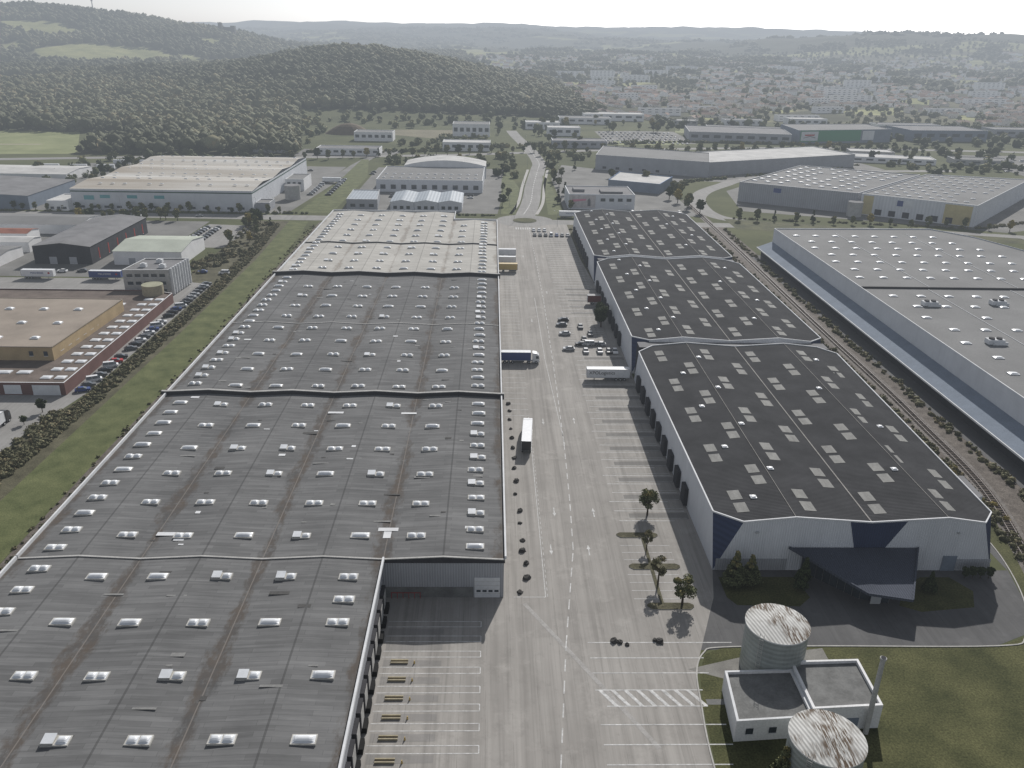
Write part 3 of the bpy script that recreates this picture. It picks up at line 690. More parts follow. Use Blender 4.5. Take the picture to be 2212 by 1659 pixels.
# big white warehouse with three ridges
root=thing('warehouse','large white warehouse with rust-stained three-ridge roof','warehouse',(-196,573,0));w=MB()
w.prism([(-250,501),(-143,501),(-141,648),(-250,648)],0,12.4,0);w.prism([(-250.06,500.94),(-142.94,500.94),(-140.94,648.06),(-250.06,648.06)],10.6,11.3,1);part(w,'wall',[wall_light,M('band_green',(.05,.10,.08))],root)
r=MB();ysr=[501,513,526,539,551,564,577,590,602,615,628,640,648]
for i,(a,c_) in enumerate(zip(ysr,ysr[1:])):
    za=12.4+(.0 if i%4 in(0,) else (.8 if i%4 in (1,3) else 1.8));zb=12.4+(.0 if (i+1)%4==0 else (.8 if (i+1)%4 in (1,3) else 1.8))
    r.poly([(-250.4,a,za),(-142.5,a,za),(-142.3,c_,zb),(-250.4,c_,zb)])
part(r,'roof',[roof_rust],root)
skies(root,[(-248,503),(-145,503),(-143,646),(-248,646)],13.8,14,7,SKM,.55,.15)
windows(root,(-249,501),(-230,501),6,8.6,1,6,P_teal,'sign');windows(root,(-238,501),(-190,501),7,9,3,6,P_teal,'sign_panel')
windows(root,(-248,501),(-146,501),1.2,2.6,14,3)
of=block('office_building','low white office wing beside the large warehouse','office building',[(-263,497),(-250.5,497),(-250.5,520),(-263,520)],6,wall_white,roof_white);windows(of,(-262,497),(-251,497),1,2.4,3,2)
of=block('office_building','white two-storey annex beside warehouse yard','office building',[(-140.5,575),(-128,575),(-128,600),(-140.5,600)],8,wall_white,roof_pale);windows(of,(-140,575),(-129,575),4.5,6,3,2)
of=block('office_building','low annex at the front corner of the white warehouse','office building',[(-142.5,505),(-134,505),(-134,518),(-142.5,518)],5,wall_grey,roof_pale)
# mid buildings
mb_=block('warehouse','wide grey warehouse with white roof and arched rear','warehouse',[(-79,577),(-6,577),(-5,640),(-79,640)],8.5,wall_light,roof_pale)
skies(mb_,[(-78,580),(-8,580),(-8,612),(-78,612)],8.1,12,2,SKM,.6);windows(mb_,(-78,577),(-7,577),2,5,10,3.5)
ar=thing('warehouse','arched white roof hall behind grey warehouse','warehouse',(-35,655,0));w=MB();r=MB()
for i in range(10):
    a=-66+62*i/10;c_=-66+62*(i+1)/10;z=lambda x:9+4*(1-((x+35)/31)**2)
    for yy in (641,670):w.poly([(a,yy,0),(c_,yy,0),(c_,yy,z(c_)),(a,yy,z(a))])
    r.poly([(a,641,z(a)),(c_,641,z(c_)),(c_,670,z(c_)),(a,670,z(a))])
part(w,'wall',[wall_white],ar);part(r,'roof',[roof_white],ar)
for i in range(3):
    x0=-62+i*14.8;s=shed('bluish metal roofed workshop hall with low gable',x0,x0+14.4,511,546,5.4,1.3,wall_light,roof_bluish,'workshop');windows(s,(x0+1,511),(x0+13,511),1,3,3,2.2)
s=block('warehouse','small grey box building with dark band','warehouse',[(-89,513),(-70,513),(-73,548),(-90,548)],6.4,wall_grey,roof_bluish);windows(s,(-88,513),(-71,513),1.5,3.5,3,3)
def simple(lst):
    for (lab,poly,h,wm,rm,nw) in lst:
        s=block('commercial_building',lab,'building',poly,h,wm,rm)
        a,b_=poly[0],poly[1];z=s['h']
        windows(s,a,b_,z-h*.62,z-h*.3,nw,math.dist(a,b_)/nw*.6)
def rect(x0,x1,y0,y1):return [(x0,y0),(x1,y0),(x1,y1),(x0,y1)]
simple([('low white commercial building with dark glazing',rect(-156,-100,760,782),6,wall_white,roof_mid,8),
('pale commercial building with flat roof',rect(-139,-100,868,890),9,wall_white,roof_pale,6),
('white office building with grey window bands',rect(-42,-2,925,955),13,wall_white,roof_pale,6),
('long low white workshop with flat roof',rect(-46,-1,802,825),8,wall_white,roof_white,6),
('dark grey low building beside the road',rect(-225,-185,770,790),6,wall_grey,roof_mid,4),
('small white building beside the bypass',rect(62,98,945,968),9,wall_white,roof_white,4),
('dark flat-roofed commercial building beside the road',rect(60,114,838,862),7,wall_grey,roof_mid,6),
('white commercial box near the junction',rect(40,80,1010,1035),8,wall_white,roof_white,4),
('low commercial building with white front',rect(85,150,1080,1110),7,wall_white,roof_pale,6),
('flat white store with grey roof',rect(120,200,1130,1160),8,wall_white,roof_white,6),
('long dark retail building beside car park',[(212,915),(318,900),(330,965),(222,985)],10,wall_grey,roof_mid,9),
('grey retail hall with pale roof',[(250,990),(340,975),(350,1000),(255,1020)],8,wall_grey,roof_pale,6),
('large grey hall beside the bypass',[(470,948),(560,955),(556,1010),(465,1005)],12,wall_bluegrey,roof_mid,6),
('pale long low school building with curved roofs',[(330,768),(400,752),(406,776),(336,796)],5,wall_white,roof_white,7),
('low pale annex building among trees',[(345,810),(385,802),(388,825),(350,832)],5,wall_conc,roof_white,4),
('small white-roofed building among trees',[(420,760),(470,750),(474,772),(425,782)],5,wall_conc,roof_pale,4),
('small beige workshop beside the retail area',rect(228,262,1090,1108),6,wall_conc,roof_white,4),
('pale low workshop building among trees',rect(300,350,1100,1120),7,wall_white,roof_pale,5),
('white depot building with flat roof',rect(390,440,1120,1145),8,wall_white,roof_white,5),
('grey depot hall near the bypass',rect(600,670,1010,1040),9,wall_grey,roof_pale,5),
('long pale hall behind the store',rect(480,560,1060,1085),8,wall_white,roof_mid,6),
('flat-roofed warehouse by the bypass',[(620,880),(700,870),(710,920),(630,930)],9,wall_grey,roof_white,5)])
s=block('store','grey store building with large green front panel and emblem','store',[(327,905),(440,935),(436,995),(330,975)],14,wall_bluegrey,roof_pale)
b=MB();d=Vector((113,30,0)).normalized();o_=Vector((327,905,0))+Vector((d.y,-d.x,0))*.3
def on(u,z):p=o_+d*u;return (p.x,p.y,z)
b.poly([on(2,2),on(78,2),on(78,13.5),on(2,13.5)],0);part(b,'sign_panel',[P_green],s)
o_=o_+Vector((d.y,-d.x,0))*.1
for u0,u1 in ((3,24),(80,95)):
    b=MB();b.poly([on(u0,3),on(u1,3),on(u1,12.5),on(u0,12.5)],0);part(b,'sign_panel',[trim_white],s)
o_=o_+Vector((d.y,-d.x,0))*.1;b=MB();b.poly([on(8,8),on(19,8),on(20,9.6),on(7,9.6)],0);b.poly([on(6,5.5),on(14,7.2),on(21,5.5),on(21,6.3),on(14,8),on(6,6.3)],1);part(b,'emblem',[P_red,P_grey],s)
# right middle
s=block('commercial_building','grey commercial building with large printed poster','building',rect(49,91,524,556),9.5,wall_light,roof_mid)
b=MB();b.box(49.5,66,523.7,523.8,1,8.8,0);part(b,'poster',[M('poster_pale',(.5,.47,.46),.2,.6)],s)
b=MB();b.poly([(51,523.6,4.6),(60,523.6,5.6),(60,523.6,6.6),(51,523.6,6.2)]);b.poly([(61,523.6,2),(63,523.6,2),(62.8,523.6,6),(62,523.6,7),(61,523.6,6)],1);part(b,'poster_print',[P_pink,P_grey],s)
windows(s,(68,524),(90,524),5,7,4,3)
for q_ in ((53,60,535,545,9.05,10.6),(70,84,530,540,9.05,10.2)):
    b=MB();b.box(*q_);part(b,'air_conditioner',[roof_mid],s)
s=block('warehouse','low hall with white roof and blue trimmed front','warehouse',[(84,600),(118,583),(134,618),(98,640)],7,wall_bluegrey,roof_white,M('trim_blue',(.15,.25,.45)));windows(s,(86,599),(117,584),1,3,6,3)
s=block('warehouse','long grey warehouse with pale membrane roof','warehouse',[(86,697),(172,662),(186,720),(100,760)],12,wall_grey,roof_pale);windows(s,(88,696),(170,663),1,3,8,3,wall_dark)
s=block('warehouse','long low grey warehouse with white roof sections','warehouse',[(173,668),(318,735),(300,790),(178,735)],11,wall_grey,roof_white)
X1=[(167,560),(232,522),(312,605),(238,645)]
s=block('warehouse','grey warehouse with square skylights and loading docks','warehouse',X1,13,wall_grey,roof_pale,inset=.8)
skies(s,[(172,566),(232,530),(304,604),(238,640)],12.6,8,9,SKM,.95,.2);windows(s,(175,555.5),(228,524.5),.6,4.2,7,4,wall_dark,'dock_door')
windows(s,(178,553.6),(200,540.8),8,11,1,5,P_blue,'sign')
X2=[(234,521),(288,484),(384,590),(318,608)]
s=block('warehouse','pale warehouse with yellow corner panels and striped roof','warehouse',X2,13,wall_light,roof_pale,inset=.8)
skies(s,[(238,523),(286,490),(376,588),(318,602)],12.6,9,9,SKM,.75,.1);windows(s,(240,516.9),(280,489.5),.6,4.2,6,4,wall_dark,'dock_door')
windows(s,(234.5,520.7),(241,516.2),.3,12,1,6,wall_yellow,'panel');windows(s,(273,494.3),(287,484.7),.3,12,1,15,wall_yellow,'panel')
windows(s,(250,510),(262,501.8),7,11.5,1,9,trim_white,'sign');windows(s,(251,509.1),(255,506.4),7.5,11,1,3.4,P_blue,'sign')
tk=thing('water_tank','round grey tank beside warehouse docks','tank',(228,514,0));b=MB();b.cyl(228,514,4.5,0,9,24,0,1);part(b,'tank_body',[wall_conc,roof_mid],tk)
# earth mound
b=MB()
for i in range(16):
    for j in range(6):
        def P(i,j):
            a=2*math.pi*i/16;r_=26*(1-j/6);return (-155+r_*math.cos(a),935+r_*.7*math.sin(a),11*math.sin(j/6*math.pi/2))
        b.poly([P(i,j),P(i+1,j),P(i+1,j+1),P(i,j+1)])
struct(b,'earth_mound',[M('earth',(.14,.11,.075))])
# ---------------------------------------------------------------- tanks and pump house
def mtop():
    m,nt=base('tank_roof')
    g=N(nt,'ShaderNodeNewGeometry');s=N(nt,'ShaderNodeSeparateXYZ');L(nt,g.outputs['Position'],s.inputs[0])
    w=math_(nt,'SINE',math_(nt,'MULTIPLY',math_(nt,'MULTIPLY_ADD',s.outputs['Y'],.25,s.outputs['X']),2*math.pi/.6))
    col=mix(nt,noise(nt,.5),(.40,.40,.38),(.54,.54,.52));col=mix(nt,math_(nt,'MULTIPLY_ADD',w,.5,.5),mix(nt,1.0,col,(.6,.6,.6),'MULTIPLY'),col)
    st=math_(nt,'MULTIPLY',noise(nt,1.9,(2.2,.22,1),detail=4,lo=.46,hi=.52),noise(nt,.16,detail=2,lo=.44,hi=.52))
    col=mix(nt,st,col,(.075,.05,.03));return finish(m,nt,col,.7,.2,bump=w,bstr=.4,bdist=.05)
TT=mtop()
for (x,y,lab) in ((49,111.6,'corrugated steel water tank with rust-streaked white lid'),(48.2,87,'steel water tank with ladder beside white pump house')):
    tk=thing('water_tank',lab,'tank',(x,y,0),'steel water tanks')
    b=MB();b.cyl(x,y,5.2,0,9.3,48,0,1)
    part(b,'tank_body',[metal,metal],tk)
    b=MB();b.cyl(x,y,5.35,9.3,9.5,48,1,0);b.cyl(x,y,5.25,9.5,10.0,48,0,0,r1=.5);part(b,'lid',[TT,trim_white],tk)
    b=MB();xx,yy=x-3.9,y-3.9
    for d_ in (-.25,.25):b.beam((xx+d_,yy-d_,0),(xx+d_,yy-d_,10.4),.06,.06)
    for k in range(24):b.beam((xx-.25,yy+.25,.4+k*.42),(xx+.25,yy-.25,.4+k*.42),.04,.04)
    for k in range(6):b.beam((xx-.5,yy-.1,3+k*1.3),(xx+.1,yy-.6,3+k*1.3),.04,.04)
    part(b,'ladder',[wall_conc],tk)
ph=block('pump_house','low white L-shaped pump house with flat grey roofs','building',[(38.2,95.3),(50.6,96.2),(50.6,106.6),(39.2,106.2)],4.2,wall_white,concrete,inset=.45)
b=MB();pl=[(50.65,97.3),(62,98),(62.3,108.4),(50.65,108)];b.prism(pl,0,4.7,0);inn=[(51.1,97.7),(61.6,98.4),(61.85,108),(51.1,107.6)]
for i in range(4):
    a,b2,c_,d_=pl[i],pl[(i+1)%4],inn[(i+1)%4],inn[i];b.poly([(*a,4.7),(*b2,4.7),(*c_,4.7),(*d_,4.7)],0);b.poly([(*d_,4.7),(*c_,4.7),(*c_,4.1),(*d_,4.1)],0)
b.poly([(*p,4.15) for p in inn],1);part(b,'annex',[wall_white,concrete],ph)
windows(ph,(38.6,95.32),(46,95.8),1.4,2.6,2,1.2);windows(ph,(54,97.5),(61,97.95),.1,2.4,1,2,wall_bluegrey,'door')
ch=thing('chimney','tall slim pale grey chimney pipe beside pump house','chimney',(59.6,97.0,0));b=MB();b.cyl(59.6,97.0,.42,0,15,20,0,1,r1=.36);part(b,'flue',[wall_conc,trim_dark],ch)
b=MB();b.cyl(59.6,97.0,.5,14.6,14.9,20,0);part(b,'collar',[wall_conc],ch)
for x,y in ((42.6,80.6),(43.6,80.2)):
    pp=thing('street_lamp','white globe lamp on short post beside tank','lamp',(x,y,0),'globe lamps');b=MB();b.cyl(x,y,.07,0,8.4,8);part(b,'lamp_post',[wall_conc],pp)
    b=MB()
    for j in range(6):
        for i in range(10):
            def S_(i,j):
                a=2*math.pi*i/10;t=math.pi*j/6;return (x+.45*math.sin(t)*math.cos(a),y+.45*math.sin(t)*math.sin(a),8.8-.45*math.cos(t))
            b.poly([S_(i,j),S_(i+1,j),S_(i+1,j+1),S_(i,j+1)])
    part(b,'lamp_globe',[P_lamp],pp)
# dock guide rails (bay wheel guides)
for i,yy in enumerate((113,108.8,104.5,100.4,96.2,91.8)):
    r=thing('wheel_guide','pair of beige concrete wheel guides in a dock bay','wheel guide',(-15.2,yy,0),'wheel guides at the dock bays')
    for d_ in (-.32,.32):
        b=MB();b.box(-16.7,-13.7,yy+d_-.1,yy+d_+.1,.01,.32);part(b,'guide_beam',[beigec],r)
    c_=MB();c_.cyl(0,0,.18,0,.6,8,0,r1=.08);o=add('bollard',c_.mesh('bollard',[P_yellow]),None,(-12.6,yy-.3,0));tag(o,'small yellow bollard beside dock wheel guides','bollard','yellow dock bollards')
# ---------------------------------------------------------------- vehicles
def wheel(b,x,y,r,w,m=0,m2=1):
    n=16;a=[(math.cos(2*math.pi*i/n)*r,math.sin(2*math.pi*i/n)*r) for i in range(n)]
    for i in range(n):
        p,q=a[i],a[(i+1)%n];b.poly([(x+p[0],y-w/2,r+p[1]),(x+q[0],y-w/2,r+q[1]),(x+q[0],y+w/2,r+q[1]),(x+p[0],y+w/2,r+p[1])],m)
    for s in (-1,1):
        b.poly([(x+p[0],y+s*w/2,r+p[1]) for p in a],m);b.poly([(x+p[0]*.55,y+s*(w/2+.01),r+p[1]*.55) for p in a],m2)
def car_parts(van=False):
    b=MB();W=.88
    low=[(-2.1,.32),(-2.16,.62),(-2.0,.92),(-1.2,.96),(1.75,.98),(2.05,.88),(2.12,.6),(2.1,.32)]
    if van:low=[(-2.2,.32),(-2.28,.7),(-2.1,.95),(-1.7,1.05),(2.2,1.05),(2.25,.32)]
    for s in (-1,1):b.poly([(x,s*W,z) for x,z in low])
    for p,q in zip(low,low[1:]+low[:1]):b.poly([(p[0],-W,p[1]),(q[0],-W,q[1]),(q[0],W,q[1]),(p[0],W,p[1])])
    h=1.45 if not van else 1.9
    r=[(-.35,h-.02),(1.05,h)] if not van else [(-1.05,h-.02),(2.05,h)]
    b.poly([(r[0][0],-.62,h-.01),(r[1][0],-.62,h),(r[1][0],.62,h),(r[0][0],.62,h-.01)])
    for xx in (r[0][0],(r[0][0]+r[1][0])/2,r[1][0]):
        for s in (-1,1):b.beam((xx,s*.62,h-.02),(xx*1.15,s*.82,.97),.08,.08)
    g=MB();bx=[(-1.2,.965),(1.72,.985)] if not van else [(-1.75,1.04),(2.18,1.05)]
    A=[(bx[0][0],-.82,bx[0][1]),(bx[1][0],-.82,bx[1][1]),(bx[1][0],.82,bx[1][1]),(bx[0][0],.82,bx[0][1])]
    T_=[(r[0][0],-.61,h-.03),(r[1][0],-.61,h-.03),(r[1][0],.61,h-.03),(r[0][0],.61,h-.03)]
    for i in range(4):j=(i+1)%4;g.poly([A[i],A[j],T_[j],T_[i]])
    return b,g
cb,cg=car_parts();vb,vg=car_parts(True)
wb=MB();wheel(wb,0,0,.32,.2);WH=wb.mesh('wheel',[tyre,P_silver])
paints=[P_white,P_white,P_silver,P_silver,P_grey,P_grey,P_black,P_black,P_blue,P_red]
CB=[];SC=[]
for i,pt in enumerate(paints):
    B=vb if i in (0,) else cb;Gm=vg if i==0 else cg
    CB.append((B.mesh('body',[pt]),Gm.mesh('window',[glass_dark])))
    z=MB();z.v=list(B.v);z.f=[list(f) for f in B.f];z.m=[0]*len(B.f);n=len(z.v);z.v+=Gm.v;z.f+=[[k+n for k in f] for f in Gm.f];z.m+=[1]*len(Gm.f)
    for x in (-1.35,1.35):
        for s_ in (-.8,.8):wheel(z,x,s_,.32,.2,2,2)
    SC.append(z.mesh('parked_car',[pt,glass_dark,tyre]))
CN=['white','white','silver','silver','grey','dark grey','black','black','dark blue','red']
def car(x,y,a,where,group,detail=False,ci=None,z=0):
    i=rnd.choice((0,1,1,2,3,4,5,6,7,6,7,5,8,4)) if ci is None else ci;kind='van' if i==0 else 'hatchback'
    if not detail:
        o=add('parked_car',SC[i],None,(x,y,z),(0,0,a));tag(o,'%s %s %s'%(CN[i],kind,where),'car',group);return
    r=thing('parked_car','%s %s %s'%(CN[i],kind,where),'car',(x,y,z),group,a)
    add('body',CB[i][0],r);add('window',CB[i][1],r)
    for xx in (-1.35,1.35):
        for s_ in (-.8,.8):add('wheel',WH,r,(xx,s_,0))
for i in range(30):
    if i in (8,17):continue
    car(-121.6+(.5 if i>20 else 0),229+i*3.95,math.radians(205+rnd.uniform(-4,4)),'parked along the factory wall','cars parked beside the factory',True,9 if i==6 else None,z=.02)
for (x,y,a) in ((27.5,284,0),(32,273,0),(34.5,273,0),(37,273,0),(39,273,0),(34,278,90),(36.5,284,90),(34,292,90),(33,266,90),(38,266,90),(41,266,90),(43,266,90),(27,294,0),(28,300,0),(27.5,268,0)):
    car(x+rnd.uniform(-.2,.2),y,math.radians(a),'parked in the marked yard bays','cars parked in the yard',True)
for i in range(10):
    car(24+(i%7)*3.0,446+(i//7)*12,math.radians(90),'parked near the roundabout','cars parked near the roundabout')
for i in range(20):
    car(-156+(i%2)*6,413+(i//2)*4.6,0.1,'parked in the side car park','cars in the side car park')
for i in range(18):car(-121+(i%2)*12,560+(i//2)*8,0,'parked beside the white warehouse','cars beside the white warehouse')
for r_ in range(6):
    for i in range(17):
        if rnd.random()<.85:car(124+i*5,885+r_*20,math.radians(90),'parked in rows in a large lot','cars in the retail car park',ci=rnd.choice((1,1,2,3,4,6)),z=.03)
for i in range(40):car(445+(i%8)*18,650+(i//8)*34,.2,'parked in the outlying car park','cars in the outlying car park',z=.03)
for i in range(14):car(-92+(i%7)*13,652+(i//7)*10 if i%7 in (0,) else 556+(i//7)*8,0,'parked between the workshops','cars between the workshops')
for i in range(16):car(-240+i*7,486+rnd.uniform(-3,3) if i%5==0 else 665,0.05,'near the white warehouse','cars near the white warehouse',ci=rnd.choice((1,2,4,6)))
for i in range(10):car(-200+i*9+rnd.uniform(-1,1),362+rnd.uniform(-1,1),rnd.uniform(0,.2),'parked in the industrial yard','cars in the industrial yard')
for i in range(12):car(52+i*6,512+(i%2)*3,math.radians(90),'parked before the commercial building','cars by the commercial building')
def text(s,size,mat,root,loc,rot):
    cu=bpy.data.curves.new('lettering','FONT');cu.body=s;cu.size=size;cu.extrude=.01;cu.align_x='CENTER';cu.align_y='CENTER'
    o=bpy.data.objects.new('tmp',cu);C.objects.link(o);bpy.context.view_layer.update()
    me=bpy.data.meshes.new_from_object(o.evaluated_get(bpy.context.evaluated_depsgraph_get()));bpy.data.objects.remove(o)
    me.materials.clear();me.materials.append(mat);return add('lettering',me,root,loc,rot)
def truck(x,y,a,label,pm,cab=None,Ln=13.4,txt=None,tm=None,group=None,roofm=None,rear=None):
    r=thing('lorry' if cab else 'trailer',label,'lorry' if cab else 'trailer',(x,y,0),group,math.radians(a))
    z=r.location.copy();r.location=(0,0,0)
    b=MB();b.box(0,Ln,-1.27,1.27,1.15,3.95,0);b.poly([(.05,-1.2,3.955),(Ln-.05,-1.2,3.955),(Ln-.05,1.2,3.955),(.05,1.2,3.955)],1)
    for s_ in (-1.26,1.26):
        b.beam((0,s_,3.95),(Ln,s_,3.95),.1,.1,2);b.beam((0,s_,1.15),(Ln,s_,1.15),.12,.14,2)
    for xx in (0,Ln):
        for s_ in (-1.26,1.26):b.beam((xx,s_,1.15),(xx,s_,3.95),.1,.1,2)
    b.box(-.03,0,-1.2,1.2,1.2,3.9,3);part(b,'cargo_box',[pm,roofm or P_white,P_silver,rear or P_silver],r)
    b=MB();b.box(.3,Ln-.3,-.45,.45,.85,1.12);b.box(4.6,8,-1.15,-1.0,.5,1.05);b.box(4.6,8,1.0,1.15,.5,1.05)
    if not cab:
        for s_ in (-.8,.8):b.beam((Ln-2.6,s_,0),(Ln-2.6,s_,1),.14,.14)
    part(b,'chassis',[P_grey],r)
    for xx in ((1.6,2.9,4.2) if Ln>10 else (2,)):
        for s_ in (-1.05,1.05):b=MB();wheel(b,xx,s_,.5,.36);part(b,'wheel',[tyre,P_silver],r)
    if cab:
        c0=Ln+.6
        b=MB();b.box(c0-1.8,c0+1.9,-.5,.5,.55,.9,1)
        prof=[(c0,.5),(c0+2.25,.5),(c0+2.3,1.7),(c0+2.1,2.9),(c0+1.3,3.55),(c0,3.75)]
        for s_ in (-1.22,1.22):b.poly([(p[0],s_,p[1]) for p in prof])
        for p,q in zip(prof,prof[1:]+prof[:1]):b.poly([(p[0],-1.22,p[1]),(q[0],-1.22,q[1]),(q[0],1.22,q[1]),(p[0],1.22,p[1])])
        part(b,'cab',[cab,P_grey],r)
        b=MB();b.poly([(c0+2.315,-1.1,1.8),(c0+2.315,1.1,1.8),(c0+2.13,1.1,2.85),(c0+2.13,-1.1,2.85)]);
        for s_ in (-1.235,1.235):b.poly([(c0+1.1,s_,1.8),(c0+2.1,s_,1.8),(c0+1.95,s_,2.7),(c0+1.1,s_,2.7)])
        part(b,'windscreen',[glass_dark],r)
        for s_ in (-.9,.9):b=MB();b.box(c0+2.28,c0+2.34,s_-.2,s_+.2,.7,.95);part(b,'headlight',[P_lamp],r)
        for xx in (c0-1.2,c0+1.2):
            for s_ in (-1.05,1.05):b=MB();wheel(b,xx,s_,.5,.34);part(b,'wheel',[tyre,P_silver],r)
    if txt:
        text(txt,1.15 if len(txt)<10 else 1.25,tm,r,(Ln*.5,-1.33,2.7),(math.pi/2,0,0))
        b=MB();b.poly([(Ln*.5+5,-1.33,3.2),(Ln*.5+5.6,-1.33,2.7),(Ln*.5+5,-1.33,2.2),(Ln*.5+4.4,-1.33,2.7)])
        if len(txt)<10:part(b,'emblem',[P_red],r)
    r.location=z;return r
truck(3.4,256,0,'blue curtain trailer lorry with white cab at a dock',P_blue,P_white,10.2,None,group='lorries in the yard')
truck(9.6,190,86,'white-roofed lorry driving up the yard road',P_white,P_white,13,rear=P_black,group='lorries in the yard')
tr=truck(44.3,241.6,180,'white trailer with dark lettering parked at dock',P_white,None,13.6,group='trailers at the docks')
text('XPOLogistics',1.5,P_black,tr,(8.8,1.33,2.75),(math.pi/2,0,math.pi))
truck(-202,351,0,'white trailer with dark blue lettering and red emblem',P_white,None,13.6,'MALHERBE',P_blue,'trailers in the rear yard')
truck(-173,350.5,0,'blue trailer with white lettering and red emblem',P_blue,None,13.6,'MALHERBE',P_white,'trailers in the rear yard')
truck(41,497,0,'white trailer with lettering beside the roundabout',P_white,None,13.6,'MALHERBE',P_blue,'trailers in the rear yard')
truck(3.9,371,0,'yellow rigid lorry body backed against the dock',P_yellow,None,8.5,group='trailers at the docks',roofm=P_yellow)
truck(3.9,384,0,'white trailer backed against the warehouse dock',P_white,None,8,group='trailers at the docks')
truck(3.9,399,0,'white trailer backed against the warehouse dock',P_white,None,8.5,group='trailers at the docks')
truck(39.5,322,0,'dark maroon trailer backed against the dock wall',P_maroon,None,5.5,group='trailers at the docks',roofm=P_black)
truck(-133,196,90,'dark lorry parked in the side yard',P_white,P_black,10,group='lorries in the yard')
for i in range(6):truck(-345+i*21-(i//3)*20,655+(i//3)*28,5,'white trailer in a distant yard',P_white,None,13,group='trailers in the distant yard')
truck(-122,610,0,'white trailer beside the white warehouse',P_white,None,13,group='trailers in the distant yard')
# ---------------------------------------------------------------- rocks, lamps, fence
def rockmesh(seed):
    rg=random.Random(seed);b=MB();n=8
    R=[[rg.uniform(.7,1.15) for i in range(n)] for j in range(5)]
    def P(i,j):
        a=2*math.pi*i/n;t=j/4*math.pi/2;r_=R[j][i%n]*math.cos(t*.95);return (r_*math.cos(a),r_*math.sin(a)*.85,1.0*math.sin(t)*R[j][0 if j==4 else i%n]*.85)
    for j in range(4):
        for i in range(n):b.poly([P(i,j),P(i+1,j),P(i+1,j+1),P(i,j+1)])
    return b.mesh('boulder',[rock])
RM=[rockmesh(i) for i in range(5)]
for i,(x,y) in enumerate([(5.6,223),(5.8,217),(5.8,211),(6,205),(6.1,200),(6.3,194),(6.3,188),(6.4,182),(6.7,176),(6.5,170),(6.9,163),(6.8,157),(7.2,151),(7.1,146),(7.6,141.5),(7.8,137),(6.2,131.5),(22.7,118.4),(23.8,118.8),(25,118.3),(29.9,118.6),(30.8,119),(31.4,118.2)]):
    o=add('boulder',RM[i%5],None,(x+rnd.uniform(-.3,.3),y+rnd.uniform(-1,1),-.05),(0,0,i));s_=rnd.uniform(.5,.95);o.scale=(s_,s_*rnd.uniform(.8,1.3),s_);tag(o,'dark rough boulder lined along the yard edge','boulder','boulders along the yard')
def lamp(x,y,h=9,a=0):
    r=thing('street_lamp','slim grey street lamp beside the road','street lamp',(x,y,0),'street lamps');b=MB();b.cyl(x,y,.1,0,h,8,0,r1=.06);b.beam((x,y,h),(x+1.6*math.cos(a),y+1.6*math.sin(a),h+.2),.08,.08);part(b,'lamp_post',[wall_conc],r)
    b=MB();cx,cy=x+1.8*math.cos(a),y+1.8*math.sin(a);b.box(cx-.35,cx+.35,cy-.15,cy+.15,h+.13,h+.27);part(b,'lamp_head',[P_silver],r)
for p in ((12,530),(22,560),(46,560),(24,620),(52,650),(6,505),(38,470),(-60,497),(-140,497),(-220,497),(80,494),(150,497),(30,700),(56,760),(-10,790),(120,840),(34,860),(13.5,480)):lamp(*p,a=rnd.uniform(0,6))
b=MB();P_=[(115.5,165+k*3) for k in range(100)]
for p in P_:b.beam((*p,0),(*p,2),.08,.08)
for z in (.6,1.3,1.95):b.beam((115.5,165,z),(115.5,462,z),.03,.03)
fr=thing('fence','long wire fence beside the railway track','fence',(115.5,165,0));part(b,'fence_panel',[sleeper],fr)
# ---------------------------------------------------------------- vegetation
def leaves(centers,radii,npl,size,flat=.8,seed=0,tint=None,shell=.5):
    rg=np.random.RandomState(seed);centers=np.asarray(centers,float);radii=np.asarray(radii,float);n=len(centers)
    d=rg.normal(size=(n,npl,3));d/=np.linalg.norm(d,axis=2,keepdims=True)
    rr=shell+(1-shell)*rg.rand(n,npl,1)**.6
    c=centers[:,None,:]+d*rr*radii[:,None,None]*np.array([1,1,flat])
    nrm=d+rg.normal(size=d.shape)*.6;nrm/=np.linalg.norm(nrm,axis=2,keepdims=True)
    u=np.cross(nrm,rg.normal(size=d.shape));u/=np.linalg.norm(u,axis=2,keepdims=True);v=np.cross(nrm,u)
    s=(size*(.6+.8*rg.rand(n,npl,1)))
    q=np.stack([c-u*s-v*s*.7,c+u*s-v*s*.7,c+u*s*.8+v*s*.8,c-u*s*.9+v*s*.7],2).reshape(-1,3)
    k=np.arange(n*npl)*4;F=np.concatenate([np.stack([k,k+1,k+2],1),np.stack([k,k+2,k+3],1)])
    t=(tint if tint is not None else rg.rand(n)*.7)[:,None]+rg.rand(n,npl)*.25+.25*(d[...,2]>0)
    return q,F,np.clip(np.repeat(t.ravel(),4),0,1)
def ico():
    import bmesh
    bm=bmesh.new();bmesh.ops.create_icosphere(bm,subdivisions=1,radius=1);v=np.array([x.co[:] for x in bm.verts]);f=np.array([[q.index for q in p.verts] for p in bm.faces]);bm.free();return v,f
IV,IF=ico()
def cores(centers,radii,flat,seed,tint,jit=.45):
    rg=np.random.RandomState(seed);n=len(centers);k=len(IV)
    v=IV[None]*(1.0-jit*.55+jit*rg.rand(n,k,1))*np.asarray(radii)[:,None,None]*np.array([1,1,flat])+np.asarray(centers)[:,None]
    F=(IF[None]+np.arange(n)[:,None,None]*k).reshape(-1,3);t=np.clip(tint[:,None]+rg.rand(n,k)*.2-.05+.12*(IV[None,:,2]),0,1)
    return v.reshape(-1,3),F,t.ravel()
def merge(parts):
    V=[];F=[];T=[];o=0
    for v,f,t in parts:V.append(v);F.append(f+o);T.append(t);o+=len(v)
    return np.concatenate(V),np.concatenate(F),np.concatenate(T)
